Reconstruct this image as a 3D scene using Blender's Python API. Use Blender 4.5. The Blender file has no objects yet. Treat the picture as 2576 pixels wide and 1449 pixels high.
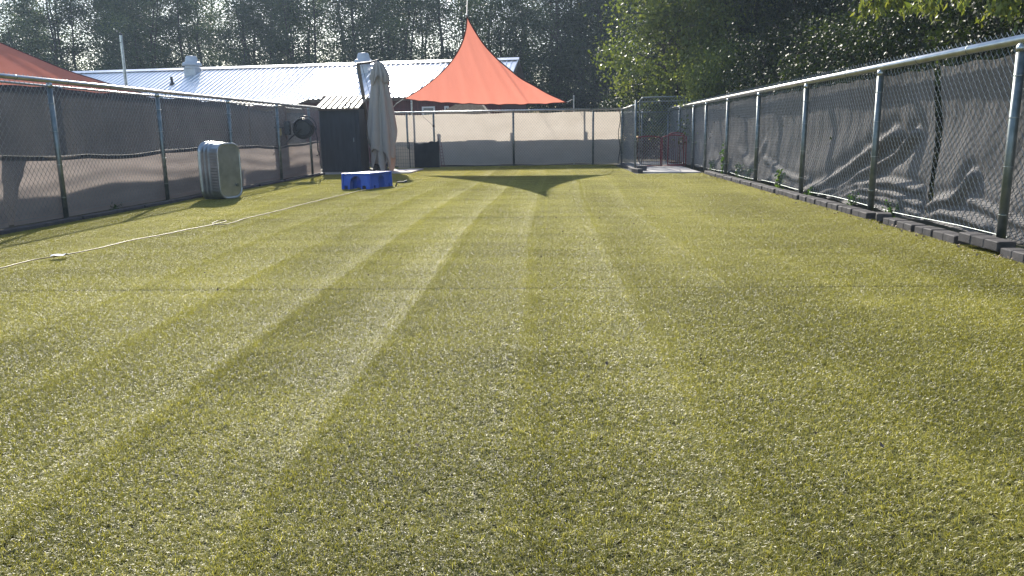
import bpy, math, random
import numpy as np
from mathutils import Vector, Matrix
R = math.radians
S = bpy.context.scene
COL = S.collection

# ------------------------------------------------------------------ camera, sky, sun, exposure
CAM_H = 1.09
cam_d = bpy.data.cameras.new('camera'); cam = bpy.data.objects.new('camera', cam_d); COL.objects.link(cam)
cam_d.sensor_width = 36; cam_d.lens = 36 * 1936 / 2576; cam_d.clip_end = 600; cam_d.clip_start = 0.05
S.camera = cam
def cam_basis(yaw, pitch, roll):
    F = Vector((-math.sin(yaw)*math.cos(pitch), math.cos(yaw)*math.cos(pitch), -math.sin(pitch)))
    Rt = Vector((math.cos(yaw), math.sin(yaw), 0)); U = Rt.cross(F)
    c, s = math.cos(roll), math.sin(roll)
    return F, Rt*c - U*s, Rt*s + U*c
F_, r_, u_ = cam_basis(R(3.137), R(11.442), 0.016)
cam.matrix_world = Matrix(((r_.x, u_.x, -F_.x, 0), (r_.y, u_.y, -F_.y, 0), (r_.z, u_.z, -F_.z, CAM_H), (0, 0, 0, 1)))

SUN_AZ, SUN_EL = R(17), R(30)           # azimuth to the left of +Y
sun_dir = Vector((-math.sin(SUN_AZ)*math.cos(SUN_EL), math.cos(SUN_AZ)*math.cos(SUN_EL), math.sin(SUN_EL)))
W = bpy.data.worlds.new('World'); S.world = W; W.use_nodes = True
wn = W.node_tree.nodes; wl = W.node_tree.links
sky = wn.new('ShaderNodeTexSky'); sky.sky_type = 'NISHITA'; sky.sun_disc = False
sky.sun_elevation = SUN_EL; sky.sun_rotation = -SUN_AZ; sky.dust_density = .6; sky.air_density = 1.0
wl.new(sky.outputs[0], wn['Background'].inputs[0]); wn['Background'].inputs[1].default_value = 0.15
sd = bpy.data.lights.new('sun', 'SUN'); sd.energy = 5.0; sd.angle = R(0.53); sd.color = (1.0, 0.93, 0.82)
sun = bpy.data.objects.new('sun', sd); COL.objects.link(sun)
sun.rotation_euler = sun_dir.to_track_quat('Z', 'Y').to_euler(); sun.location = (0, 0, 30)
S.view_settings.view_transform = 'Standard'; S.view_settings.look = 'None'
S.view_settings.exposure = 0.75; S.view_settings.gamma = 1
S.cycles.max_bounces = 8; S.cycles.transparent_max_bounces = 16; S.cycles.diffuse_bounces = 3
S.cycles.sample_clamp_indirect = 6

# ------------------------------------------------------------------ materials
def mat(name):
    m = bpy.data.materials.new(name); m.use_nodes = True
    nt = m.node_tree; return m, nt, nt.nodes['Principled BSDF'], nt.nodes['Material Output']
def setp(p, **k):
    for a, v in k.items():
        s = p.inputs[a.replace('_', ' ')]
        s.default_value = (*v, 1) if isinstance(v, tuple) and len(v) == 3 else v
def noise_mix(nt, c1, c2, scale, detail=4, rough=.6, lo=.35, hi=.65, coord='Object', stretch=(1, 1, 1)):
    tc = nt.nodes.new('ShaderNodeTexCoord'); mp = nt.nodes.new('ShaderNodeMapping')
    mp.inputs['Scale'].default_value = stretch
    n = nt.nodes.new('ShaderNodeTexNoise'); n.inputs['Scale'].default_value = scale
    n.inputs['Detail'].default_value = detail; n.inputs['Roughness'].default_value = rough
    r = nt.nodes.new('ShaderNodeValToRGB')
    r.color_ramp.elements[0].position = lo; r.color_ramp.elements[0].color = (*c1, 1)
    r.color_ramp.elements[1].position = hi; r.color_ramp.elements[1].color = (*c2, 1)
    nt.links.new(tc.outputs[coord], mp.inputs[0]); nt.links.new(mp.outputs[0], n.inputs['Vector'])
    nt.links.new(n.outputs[0], r.inputs[0])
    return r.outputs[0], n
def bump(nt, p, src, strength=.3, dist=.01):
    b = nt.nodes.new('ShaderNodeBump'); b.inputs['Strength'].default_value = strength; b.inputs['Distance'].default_value = dist
    nt.links.new(src, b.inputs['Height']); nt.links.new(b.outputs[0], p.inputs['Normal']); return b
def simple(name, c1, c2=None, rough=.6, metal=0, scale=6, bmp=0, bscale=60, stretch=(1, 1, 1), spec=.5, lo=.35, hi=.65):
    m, nt, p, o = mat(name)
    setp(p, Roughness=rough, Metallic=metal); p.inputs['Specular IOR Level'].default_value = spec
    if c2 is None: setp(p, Base_Color=c1)
    else:
        c, n = noise_mix(nt, c1, c2, scale, stretch=stretch, lo=lo, hi=hi); nt.links.new(c, p.inputs['Base Color'])
    if bmp:
        _, n2 = noise_mix(nt, (0, 0, 0), (1, 1, 1), bscale, stretch=stretch); bump(nt, p, n2.outputs[0], bmp)
    return m
def fabric(name, c1, c2, trans, scale=3, weave=260, rough=.8, gloss=0.0, tcol=None, lo=.3, hi=.7, stretch=(1, 1, 1), open_=0.0):
    """woven screen: diffuse + translucent threads, a fine knit bump, optional open weave"""
    m, nt, p, o = mat(name); N, L = nt.nodes, nt.links
    col, n = noise_mix(nt, c1, c2, scale, lo=lo, hi=hi, stretch=stretch)
    L.new(col, p.inputs['Base Color']); setp(p, Roughness=rough); p.inputs['Specular IOR Level'].default_value = gloss
    t = N.new('ShaderNodeBsdfTranslucent')
    if tcol: t.inputs[0].default_value = (*tcol, 1)
    else: L.new(col, t.inputs[0])
    mx = N.new('ShaderNodeMixShader'); mx.inputs[0].default_value = trans
    L.new(p.outputs[0], mx.inputs[1]); L.new(t.outputs[0], mx.inputs[2]); last = mx.outputs[0]
    _, n2 = noise_mix(nt, (0, 0, 0), (1, 1, 1), weave, detail=2)
    bump(nt, p, n2.outputs[0], .5, .004)
    if open_:
        tr = N.new('ShaderNodeBsdfTransparent'); m2 = N.new('ShaderNodeMixShader'); m2.inputs[0].default_value = open_
        L.new(last, m2.inputs[1]); L.new(tr.outputs[0], m2.inputs[2]); last = m2.outputs[0]
    L.new(last, o.inputs[0]); return m

M = {}
M['galv'] = simple('galvanised_steel', (.33, .36, .37), (.52, .54, .55), rough=.36, metal=1, scale=14, bmp=.08, bscale=220)
M['galv_dull'] = simple('dull_galvanised_steel', (.16, .19, .19), (.27, .30, .30), rough=.48, metal=.85, scale=9, bmp=.1, bscale=150)
M['rail'] = simple('galvanised_top_rail', (.50, .50, .49), (.66, .66, .64), rough=.36, metal=.95, scale=5, bmp=.05, bscale=90)
M['wire'] = simple('galvanised_wire', (.30, .33, .34), (.45, .47, .47), rough=.42, metal=.9, scale=20)
M['tank'] = simple('galvanised_tank_sheet', (.30, .33, .35), (.46, .49, .51), rough=.42, metal=.85, scale=3.5, bmp=.12, bscale=14)
M['roof'] = simple('painted_white_metal_roof', (.74, .76, .79), (.82, .84, .86), rough=.38, metal=.95, scale=.7, bmp=.05, bscale=9)
M['shed_roof'] = simple('weathered_metal_roof', (.13, .12, .09), (.36, .34, .30), rough=.52, metal=.45, scale=2.3, bmp=.2, bscale=6, stretch=(3, .6, 1), lo=.38, hi=.55)
M['red_wall'] = simple('dark_red_barn_siding', (.085, .022, .026), (.13, .034, .036), rough=.65, scale=3, stretch=(6, 6, .6))
M['trim'] = simple('brown_trim', (.10, .065, .045), (.15, .10, .07), rough=.7, scale=5)
M['white'] = simple('white_paint', (.66, .67, .68), (.78, .78, .78), rough=.45, scale=4)
M['vent'] = simple('grey_ventilator_sheet', (.42, .45, .50), (.52, .55, .60), rough=.5, metal=.25, scale=4)
M['dark'] = simple('black_plastic', (.014, .016, .02), (.03, .032, .036), rough=.55, scale=8)
M['hose_black'] = simple('black_rubber_hose', (.012, .014, .018), (.022, .024, .03), rough=.28, scale=20)
M['shed_wall'] = simple('dark_charcoal_panel', (.022, .026, .034), (.036, .041, .052), rough=.75, scale=1.6, bmp=.2, bscale=40, stretch=(8, 8, 1))
M['black_fabric'] = fabric('black_privacy_fabric', (.018, .022, .028), (.035, .042, .05), .15, scale=3)
M['wood'] = simple('weathered_wood', (.10, .065, .05), (.20, .13, .10), rough=.8, scale=6, bmp=.3, bscale=30, stretch=(8, 8, .8))
M['wood_pale'] = simple('pale_wood', (.28, .20, .13), (.38, .29, .20), rough=.8, scale=6, bmp=.3, bscale=30, stretch=(8, 8, .8))
M['pole_brown'] = simple('bronze_painted_pole', (.055, .042, .034), (.085, .066, .052), rough=.45, scale=6)
M['blue'] = simple('blue_moulded_plastic', (.02, .10, .50), (.035, .13, .60), rough=.36, scale=6, bmp=.15, bscale=120)
M['yellow'] = simple('yellow_plastic', (.42, .30, .08), (.5, .37, .11), rough=.5, scale=8)
M['hose'] = simple('tan_garden_hose', (.17, .125, .038), (.25, .19, .06), rough=.45, scale=30)
M['tag'] = simple('white_paper_tag', (.75, .76, .8), (.82, .82, .84), rough=.6, scale=20)
M['red_metal'] = simple('dark_red_enamel', (.16, .018, .028), (.22, .03, .04), rough=.45, scale=10)
M['concrete'] = simple('concrete', (.36, .34, .33), (.52, .50, .48), rough=.85, scale=2.2, bmp=.3, bscale=60)
M['edging'] = simple('charcoal_rubber_edging', (.045, .042, .045), (.085, .078, .08), rough=.78, scale=9, bmp=.35, bscale=110)
M['screen_grey'] = fabric('dark_grey_screen', (.085, .085, .09), (.125, .123, .128), .42, scale=1.2)
M['screen_brown'] = fabric('brown_grey_screen', (.50, .43, .405), (.62, .54, .50), .62, scale=2.2, stretch=(.6, .6, 3.5), weave=120)
M['screen_tan'] = fabric('tan_screen', (.57, .51, .44), (.66, .60, .53), .56, scale=1.1, stretch=(1, 1, 2), weave=90)
M['screen_right'] = fabric('charcoal_knit_screen', (.13, .12, .118), (.24, .225, .215), .10, scale=30, weave=70, rough=.68, gloss=.25)
M['hem'] = simple('screen_hem_band', (.04, .04, .05), (.06, .06, .07), rough=.7, scale=9)
M['rope'] = simple('pale_rope', (.5, .47, .42), (.65, .62, .56), rough=.6, scale=60)
M['umbrella'] = fabric('taupe_canvas', (.46, .43, .395), (.54, .505, .465), .30, scale=2, weave=240, tcol=(.60, .38, .22))
M['sail'] = fabric('coral_shade_cloth', (.62, .22, .17), (.74, .29, .23), .50, scale=1.4, weave=140, stretch=(2.5, .5, .5), tcol=(.76, .27, .195))
M['sail_edge'] = simple('dark_red_webbing', (.09, .02, .02), (.12, .03, .03), rough=.7, scale=30)
M['bark'] = simple('bark', (.035, .028, .024), (.085, .07, .06), rough=.9, scale=7, bmp=.5, bscale=30, stretch=(4, 4, .7))
M['glass'] = simple('window_glass', (.10, .13, .17), rough=.12)
M['soil'] = simple('bare_soil_and_dry_grass', (.055, .05, .03), (.13, .12, .065), rough=.95, scale=1.5, bmp=.5, bscale=30)
M['beige'] = simple('beige_shingle', (.30, .24, .16), (.42, .34, .25), rough=.85, scale=12)

def leaf_mat(name, dark, light, young, trans=.45, rough=.42, spec=.5, ty=(.95, 1.15, .45)):
    m, nt, p, o = mat(name); N, L = nt.nodes, nt.links
    at = N.new('ShaderNodeAttribute'); at.attribute_name = 'tint'
    r = N.new('ShaderNodeValToRGB'); e = r.color_ramp.elements
    e[0].position = 0; e[0].color = (*dark, 1); e[1].position = 1; e[1].color = (*young, 1)
    x = e.new(.62); x.color = (*light, 1)
    L.new(at.outputs['Fac'], r.inputs[0]); L.new(r.outputs[0], p.inputs['Base Color'])
    setp(p, Roughness=rough); p.inputs['Specular IOR Level'].default_value = spec
    t = N.new('ShaderNodeBsdfTranslucent')
    g = N.new('ShaderNodeMix'); g.data_type = 'RGBA'; g.blend_type = 'MULTIPLY'; g.inputs[0].default_value = 1
    L.new(r.outputs[0], g.inputs[6]); g.inputs[7].default_value = (ty[0]*1.6, ty[1]*1.6, ty[2]*1.6, 1); L.new(g.outputs[2], t.inputs[0])
    mx = N.new('ShaderNodeMixShader'); mx.inputs[0].default_value = trans
    L.new(p.outputs[0], mx.inputs[1]); L.new(t.outputs[0], mx.inputs[2]); L.new(mx.outputs[0], o.inputs[0])
    return m
M['leaf_far'] = leaf_mat('far_leaves', (.024, .040, .024), (.070, .100, .045), (.16, .19, .07), trans=.32, rough=.42, spec=.5)
M['leaf_lime'] = leaf_mat('lime_leaves', (.06, .080, .020), (.135, .175, .040), (.27, .29, .07), trans=.34, rough=.48, spec=.4, ty=(1.0, 1.0, .5))
M['leaf_dark'] = leaf_mat('dark_glossy_leaves', (.009, .014, .008), (.034, .048, .017), (.15, .17, .05), trans=.16, rough=.50, spec=.32)
M['leaf_weed'] = leaf_mat('weed_leaves', (.03, .055, .018), (.06, .11, .03), (.15, .2, .05), trans=.35, rough=.4)

# ------------------------------------------------------------------ mesh builder
class MB:
    def __init__(s): s.v = []; s.f = []; s.n = 0
    def add(s, V, Fs):
        V = np.asarray(V, float).reshape(-1, 3); s.v.append(V)
        for f in Fs: s.f.append(tuple(int(i) + s.n for i in f))
        s.n += len(V)
    def box(s, c, size, rz=0, rx=0, ry=0, bev=0):
        x, y, z = [a/2 for a in size]
        if bev:
            b = min(bev, x*.9, y*.9, z*.9); P = []
            ring = [(-x+b, -y), (x-b, -y), (x, -y+b), (x, y-b), (x-b, y), (-x+b, y), (-x, y-b), (-x, -y+b)]
            ins = [(a*(x-b)/x, c2*(y-b)/y) for a, c2 in ring]
            for zz, rg in ((-z, ins), (-z+b, ring), (z-b, ring), (z, ins)): P += [(a, c2, zz) for a, c2 in rg]
            Fs = [(7, 6, 5, 4, 3, 2, 1, 0), tuple(range(24, 32))]
            for k in range(3):
                for i in range(8): j = (i+1) % 8; Fs.append((k*8+i, k*8+j, k*8+8+j, k*8+8+i))
        else:
            P = [(-x, -y, -z), (x, -y, -z), (x, y, -z), (-x, y, -z), (-x, -y, z), (x, -y, z), (x, y, z), (-x, y, z)]
            Fs = [(3, 2, 1, 0), (4, 5, 6, 7), (0, 1, 5, 4), (1, 2, 6, 5), (2, 3, 7, 6), (3, 0, 4, 7)]
        m = np.array(Matrix.Rotation(rz, 3, 'Z') @ Matrix.Rotation(ry, 3, 'Y') @ Matrix.Rotation(rx, 3, 'X'))
        s.add(np.array(P) @ m.T + np.array(c), Fs)
    def tube(s, pts, r, n=8, caps=True, closed=False):
        pts = [Vector(p) for p in pts]; k = len(pts)
        rs = [r]*k if not hasattr(r, '__len__') else list(r)
        V = []; prev = None
        for i, p in enumerate(pts):
            if closed: t = pts[(i+1) % k] - pts[i-1]
            else: t = (pts[min(i+1, k-1)] - pts[max(i-1, 0)])
            t.normalize()
            if prev is None: a = t.orthogonal().normalized()
            else:
                a = prev - t*prev.dot(t)
                a = a.normalized() if a.length > 1e-6 else t.orthogonal().normalized()
            prev = a; b = t.cross(a)
            for j in range(n):
                th = 2*math.pi*j/n; V.append(p + (a*math.cos(th) + b*math.sin(th))*rs[i])
        Fs = []
        for i in range(k if closed else k-1):
            i2 = (i+1) % k
            for j in range(n): j2 = (j+1) % n; Fs.append((i*n+j, i*n+j2, i2*n+j2, i2*n+j))
        if caps and not closed: Fs += [tuple(range(n-1, -1, -1)), tuple((k-1)*n + j for j in range(n))]
        s.add([tuple(v) for v in V], Fs)
    def lathe(s, prof, c=(0, 0, 0), n=24, wob=None):
        V = []; k = len(prof)
        for r, z in prof:
            for j in range(n):
                th = 2*math.pi*j/n; V.append((c[0]+r*math.cos(th), c[1]+r*math.sin(th), c[2]+z))
        Fs = [(i*n+j, i*n+(j+1) % n, (i+1)*n+(j+1) % n, (i+1)*n+j) for i in range(k-1) for j in range(n)]
        Fs += [tuple(range(n-1, -1, -1)), tuple((k-1)*n+j for j in range(n))]
        s.add(V, Fs)
    def grid(s, P):                                    # P: (rows, cols, 3)
        P = np.asarray(P, float); a, b = P.shape[:2]
        I = np.arange(a*b).reshape(a, b)
        q = np.stack([I[:-1, :-1], I[:-1, 1:], I[1:, 1:], I[1:, :-1]], -1).reshape(-1, 4)
        s.add(P.reshape(-1, 3), q.tolist())
    def build(s, name, m, parent=None, smooth=False, solid=0, label=None):
        V = np.concatenate(s.v); o0 = np.array(world_origin(parent)) if parent else np.zeros(3)
        me = bpy.data.meshes.new(name); me.from_pydata((V - o0).tolist(), [], s.f); me.update()
        me.materials.append(m)
        if smooth: me.polygons.foreach_set('use_smooth', [True]*len(me.polygons))
        o = bpy.data.objects.new(name, me); COL.objects.link(o)
        if parent: o.parent = parent
        if solid:
            md = o.modifiers.new('thickness', 'SOLIDIFY'); md.thickness = solid; md.offset = 0
        if label: o['label'] = label
        return o
def world_origin(o):
    p = Vector((0, 0, 0))
    while o: p = p + o.location; o = o.parent
    return p
def tag(o, label, cat, group=None):
    o['label'] = label; o['category'] = cat
    if group: o['group'] = group
    return o
def thing(name, label, cat, loc, group=None):
    o = bpy.data.objects.new(name, None); o.empty_display_size = .1; COL.objects.link(o); o.location = loc
    return tag(o, label, cat, group)
def struct(o): o['kind'] = 'structure'; return o
def fast_mesh(name, V, Q, m, attr=None, smooth=False):
    """quads only, numpy arrays"""
    me = bpy.data.meshes.new(name); nq = len(Q); k = Q.shape[1]
    me.vertices.add(len(V)); me.vertices.foreach_set('co', V.astype(np.float32).ravel())
    me.loops.add(nq*k); me.loops.foreach_set('vertex_index', Q.astype(np.int32).ravel())
    me.polygons.add(nq); me.polygons.foreach_set('loop_start', np.arange(0, nq*k, k, dtype=np.int32))
    if smooth: me.polygons.foreach_set('use_smooth', np.ones(nq, bool))
    me.update(calc_edges=True); me.materials.append(m)
    if attr is not None:
        a = me.attributes.new('tint', 'FLOAT', 'FACE'); a.data.foreach_set('value', attr.astype(np.float32))
    return me
def link_mesh(name, me, parent=None, loc=(0, 0, 0)):
    o = bpy.data.objects.new(name, me); COL.objects.link(o); o.location = loc
    if parent: o.parent = parent
    return o

# ------------------------------------------------------------------ ground, turf
def sheet(name, x0, y0, x1, y1, z, m):
    b = MB(); b.add([(x0, y0, z), (x1, y0, z), (x1, y1, z), (x0, y1, z)], [(0, 1, 2, 3)]); return struct(b.build(name, m))
sheet('ground', -90, -20, 90, 95, -.05, M['soil'])
TX0, TX1, TY0, TY1 = -6.42, 3.74, -1.0, 25.42
def turf_mat():
    m, nt, p, o = mat('turf_backing'); setp(p, Roughness=.9)
    c, n = noise_mix(nt, (.022, .023, .008), (.045, .045, .014), 180, lo=.4, hi=.6); nt.links.new(c, p.inputs['Base Color']); return m
b = MB(); b.add([(TX0, TY0, .0), (TX1, TY0, .0), (TX1, 19.85, .0), (2.2, 20.25, .0), (2.2, TY1, .0), (TX0, TY1, .0)], [(0, 1, 2, 3, 4, 5)])
struct(b.build('turf', turf_mat()))
def blade_mat():
    m, nt, p, o = mat('turf_blade'); N, L = nt.nodes, nt.links
    at = N.new('ShaderNodeAttribute'); at.attribute_name = 'tint'
    r = N.new('ShaderNodeValToRGB'); e = r.color_ramp.elements
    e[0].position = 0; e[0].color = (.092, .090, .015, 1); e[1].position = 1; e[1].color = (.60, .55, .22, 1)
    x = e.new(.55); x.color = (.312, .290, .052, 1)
    ge = N.new('ShaderNodeNewGeometry')
    n1 = N.new('ShaderNodeTexNoise'); n1.inputs['Scale'].default_value = .9; n1.inputs['Detail'].default_value = 5
    mp = N.new('ShaderNodeMapping'); mp.inputs['Scale'].default_value = (1.0, .35, 1)
    L.new(ge.outputs['Position'], mp.inputs[0]); L.new(mp.outputs[0], n1.inputs['Vector'])
    mr = N.new('ShaderNodeMapRange'); mr.inputs[1].default_value = .3; mr.inputs[2].default_value = .7; mr.inputs[3].default_value = -.12; mr.inputs[4].default_value = .14
    L.new(n1.outputs[0], mr.inputs[0])
    ad = N.new('ShaderNodeMath'); ad.operation = 'ADD'; L.new(at.outputs['Fac'], ad.inputs[0]); L.new(mr.outputs[0], ad.inputs[1])
    n3 = N.new('ShaderNodeTexNoise'); n3.inputs['Scale'].default_value = 1.5; n3.inputs['Detail'].default_value = 3
    mp3 = N.new('ShaderNodeMapping'); mp3.inputs['Scale'].default_value = (.3, 1.6, 1); L.new(ge.outputs['Position'], mp3.inputs[0]); L.new(mp3.outputs[0], n3.inputs['Vector'])
    mr3 = N.new('ShaderNodeMapRange'); mr3.inputs[1].default_value = .35; mr3.inputs[2].default_value = .65; mr3.inputs[3].default_value = -.07; mr3.inputs[4].default_value = .07
    L.new(n3.outputs[0], mr3.inputs[0]); a3 = N.new('ShaderNodeMath'); a3.operation = 'ADD'; L.new(ad.outputs[0], a3.inputs[0]); L.new(mr3.outputs[0], a3.inputs[1])
    sx = N.new('ShaderNodeSeparateXYZ'); L.new(ge.outputs['Position'], sx.inputs[0]); last = a3
    for y0 in (5.32, 9.95, 7.1):                     # darker blades along the cross seams of the turf rolls
        c = N.new('ShaderNodeMath'); c.operation = 'COMPARE'; c.inputs[1].default_value = y0; c.inputs[2].default_value = .012 if y0 != 7.1 else .006; L.new(sx.outputs[1], c.inputs[0])
        q = N.new('ShaderNodeMath'); q.operation = 'MULTIPLY_ADD'; q.inputs[1].default_value = -.5; L.new(c.outputs[0], q.inputs[0]); L.new(last.outputs[0], q.inputs[2]); last = q
    L.new(last.outputs[0], r.inputs[0]); L.new(r.outputs[0], p.inputs['Base Color'])
    setp(p, Roughness=.42); p.inputs['Specular IOR Level'].default_value = .72
    t = N.new('ShaderNodeBsdfTranslucent'); g = N.new('ShaderNodeMix'); g.data_type = 'RGBA'; g.blend_type = 'MULTIPLY'; g.inputs[0].default_value = 1
    L.new(r.outputs[0], g.inputs[6]); g.inputs[7].default_value = (1.75, 1.75, 1.0, 1); L.new(g.outputs[2], t.inputs[0])
    mx = N.new('ShaderNodeMixShader'); mx.inputs[0].default_value = .40
    L.new(p.outputs[0], mx.inputs[1]); L.new(t.outputs[0], mx.inputs[2]); L.new(mx.outputs[0], o.inputs[0]); return m
M['blade'] = blade_mat()
PW = .72
def blade_patch(seed, n, nap):
    """one 0.72 m square of turf; blades are brushed flatter towards the +x side (mowing lane)"""
    g = np.random.default_rng(seed)
    # tufts
    nt_ = n // 6; tx = g.random(nt_)*(PW+.07)-.035; ty = g.random(nt_)*PW
    i = np.repeat(np.arange(nt_), 6); n = len(i)
    x = tx[i] + g.normal(0, .0035, n); y = ty[i] + g.normal(0, .0035, n)
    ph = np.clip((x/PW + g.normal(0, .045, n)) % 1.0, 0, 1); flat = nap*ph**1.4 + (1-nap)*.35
    lean = R(58) + R(22)*flat + g.normal(0, .36, n)
    lean = np.clip(lean, .2, 1.65)
    az = g.uniform(0, 6.283, n) + .4*(ph-.5)
    d = np.stack([np.cos(az), np.sin(az)], 1)
    Lb = g.uniform(.010, .023, n); w = g.uniform(.0005, .00105, n)
    # three stations along an arc
    base = np.stack([x, y, np.full(n, .0)], 1)
    a1 = lean*.75; a2 = lean*1.3
    s1 = np.stack([d[:, 0]*np.sin(a1), d[:, 1]*np.sin(a1), np.cos(a1)], 1)*(Lb*.5)[:, None]
    s2 = np.stack([d[:, 0]*np.sin(a2), d[:, 1]*np.sin(a2), np.cos(a2)], 1)*(Lb*.5)[:, None]
    P1 = base + s1; P2 = P1 + s2; P2[:, 2] = np.maximum(P2[:, 2], .004)
    tw = az + math.pi/2 + g.normal(0, .5, n)
    sd_ = np.stack([np.cos(tw), np.sin(tw), g.normal(0, .25, n)], 1)*w[:, None]
    V = np.stack([base-sd_, base+sd_, P1+sd_, P1-sd_, P2+sd_*.7, P2-sd_*.7], 1).reshape(-1, 3)
    k = (np.arange(n)*6)[:, None]
    Q = np.concatenate([k+np.array([0, 1, 2, 3]), k+np.array([3, 2, 4, 5])], 1).reshape(-1, 4)
    tint = np.clip(g.normal(.40, .16, nt_)[i] + g.normal(0, .08, n) + nap*.17*(ph**1.5) + nap*.10*np.exp(-((ph-.93)/.05)**2) - nap*.05 + (g.random(n) < .05)*.4, 0, 1)  # lane sheen painted into the tint, lighter towards the edge with a bright line
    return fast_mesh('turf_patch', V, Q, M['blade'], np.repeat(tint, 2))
turf_sets = []
rng = random.Random(3)
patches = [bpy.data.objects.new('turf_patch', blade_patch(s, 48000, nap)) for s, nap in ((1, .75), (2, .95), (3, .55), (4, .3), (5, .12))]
bucket = [[] for _ in patches]
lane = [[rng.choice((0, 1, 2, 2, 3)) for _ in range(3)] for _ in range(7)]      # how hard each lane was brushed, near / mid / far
ix0 = math.floor((TX0 + .18)/PW); nx = int((TX1 - TX0)/PW) + 2
for i in range(ix0, ix0+nx+1):
    X = -.18 + i*PW
    if X < TX0 - .35 or X + PW > TX1 + .42: continue
    for j in range(int((TY1-1.2)/PW)+1):
        Y = 1.0 + j*PW
        if Y + PW > TY1 + .3: continue
        if X + PW > 2.5 and Y + PW > 20.2: continue
        if abs(X) > (Y + PW)*.80 + .8: continue
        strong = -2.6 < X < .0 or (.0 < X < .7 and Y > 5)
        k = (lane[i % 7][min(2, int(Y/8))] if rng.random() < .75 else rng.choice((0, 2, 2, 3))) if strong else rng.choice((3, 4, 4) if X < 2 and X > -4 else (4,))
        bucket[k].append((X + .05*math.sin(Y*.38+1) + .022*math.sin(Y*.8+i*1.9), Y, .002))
tb = bpy.data.meshes.new('turf_blades'); allp = []; ids = []
for k, bk in enumerate(bucket): allp += bk; ids += [k]*len(bk)
tb.from_pydata(allp, [], []); a = tb.attributes.new('pid', 'INT', 'POINT'); a.data.foreach_set('value', ids)
blades = bpy.data.objects.new('turf_blades', tb); COL.objects.link(blades); blades['kind'] = 'stuff'
tag(blades, 'short olive green artificial grass covering the yard in brushed lanes', 'grass')
ng = bpy.data.node_groups.new('scatter_turf', 'GeometryNodeTree')
ng.interface.new_socket('Geometry', in_out='INPUT', socket_type='NodeSocketGeometry'); ng.interface.new_socket('Geometry', in_out='OUTPUT', socket_type='NodeSocketGeometry')
gi = ng.nodes.new('NodeGroupInput'); go = ng.nodes.new('NodeGroupOutput'); jn = ng.nodes.new('GeometryNodeJoinGeometry')
for k, po in enumerate(patches):
    oi = ng.nodes.new('GeometryNodeObjectInfo'); oi.inputs['Object'].default_value = po; oi.inputs['As Instance'].default_value = True
    ip = ng.nodes.new('GeometryNodeInstanceOnPoints'); na = ng.nodes.new('GeometryNodeInputNamedAttribute'); na.data_type = 'INT'; na.inputs['Name'].default_value = 'pid'
    cm = ng.nodes.new('FunctionNodeCompare'); cm.data_type = 'INT'; cm.operation = 'EQUAL'; cm.inputs[3].default_value = k
    ng.links.new(na.outputs['Attribute'], cm.inputs[2]); ng.links.new(cm.outputs[0], ip.inputs['Selection'])
    ng.links.new(gi.outputs[0], ip.inputs['Points']); ng.links.new(oi.outputs['Geometry'], ip.inputs['Instance']); ng.links.new(ip.outputs[0], jn.inputs[0])
ng.links.new(jn.outputs[0], go.inputs[0])
blades.modifiers.new('scatter', 'NODES').node_group = ng
b = MB(); b.add([(2.26, 20.35, .03), (3.74, 19.9, .03), (3.86, 27.0, .03), (2.26, 27.0, .03), (2.26, 20.35, -.06), (3.74, 19.9, -.06), (3.86, 27.0, -.06), (2.26, 27.0, -.06)], [(0, 1, 2, 3), (4, 5, 1, 0), (5, 6, 2, 1), (7, 4, 0, 3)])
struct(b.build('concrete_pad', M['concrete']))
b = MB(); b.box((-5.3, 22.55, .0), (2.7, 2.2, .09)); struct(b.build('concrete_pad', M['concrete']))

# ------------------------------------------------------------------ chain link fences
def chain_mesh(p0, p1, z0, z1, pitch=.088, ph=.104, r=.0021, zf=None):
    """woven zig-zag wires between two ground points"""
    p0 = np.array(p0, float); p1 = np.array(p1, float); L = np.linalg.norm(p1-p0); u = (p1-p0)/L; nrm = np.array([-u[1], u[0]])
    nw = int(L/(pitch/2)); nz = int((z1-z0)/(ph/2)); V = []; Q = []; c = 0
    for k in range(nw):
        j = np.arange(nz+1); z = z1 - j*ph/2
        side = ((j + k) % 2)                                   # interlocks with the next wire
        x = (k + side)*pitch/2 + np.where(side == 1, .0028, -.0028)
        off = np.where(side == 1, .0022, -.0022)
        P = np.stack([p0[0]+u[0]*x+nrm[0]*off, p0[1]+u[1]*x+nrm[1]*off, z], 1)
        A = P[:-1]; B = P[1:]
        d = B-A; d /= np.linalg.norm(d, axis=1)[:, None]
        n1 = np.tile(np.array([nrm[0], nrm[1], 0.]), (len(A), 1)); n2 = np.cross(d, n1)
        for cc, ss in ((1, 0), (-.5, .866), (-.5, -.866)):
            o = (n1*cc + n2*ss)*r; V.append(A+o); V.append(B+o)
        m = len(A); base = c; i = np.arange(m)
        for e in range(3):
            e2 = (e+1) % 3
            Q.append(np.stack([base+e*2*m+i, base+e2*2*m+i, base+(e2*2+1)*m+i, base+(e*2+1)*m+i], 1))
        c += 6*m
    return np.concatenate(V), np.concatenate(Q)
def add_chain(root, p0, p1, z0, z1, **k):
    V, Q = chain_mesh(p0, p1, z0, z1, **k); V = V - np.array(root.location)
    return link_mesh('chain_link_mesh', fast_mesh('chain_link_mesh', V, Q, M['wire']), root)
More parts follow.
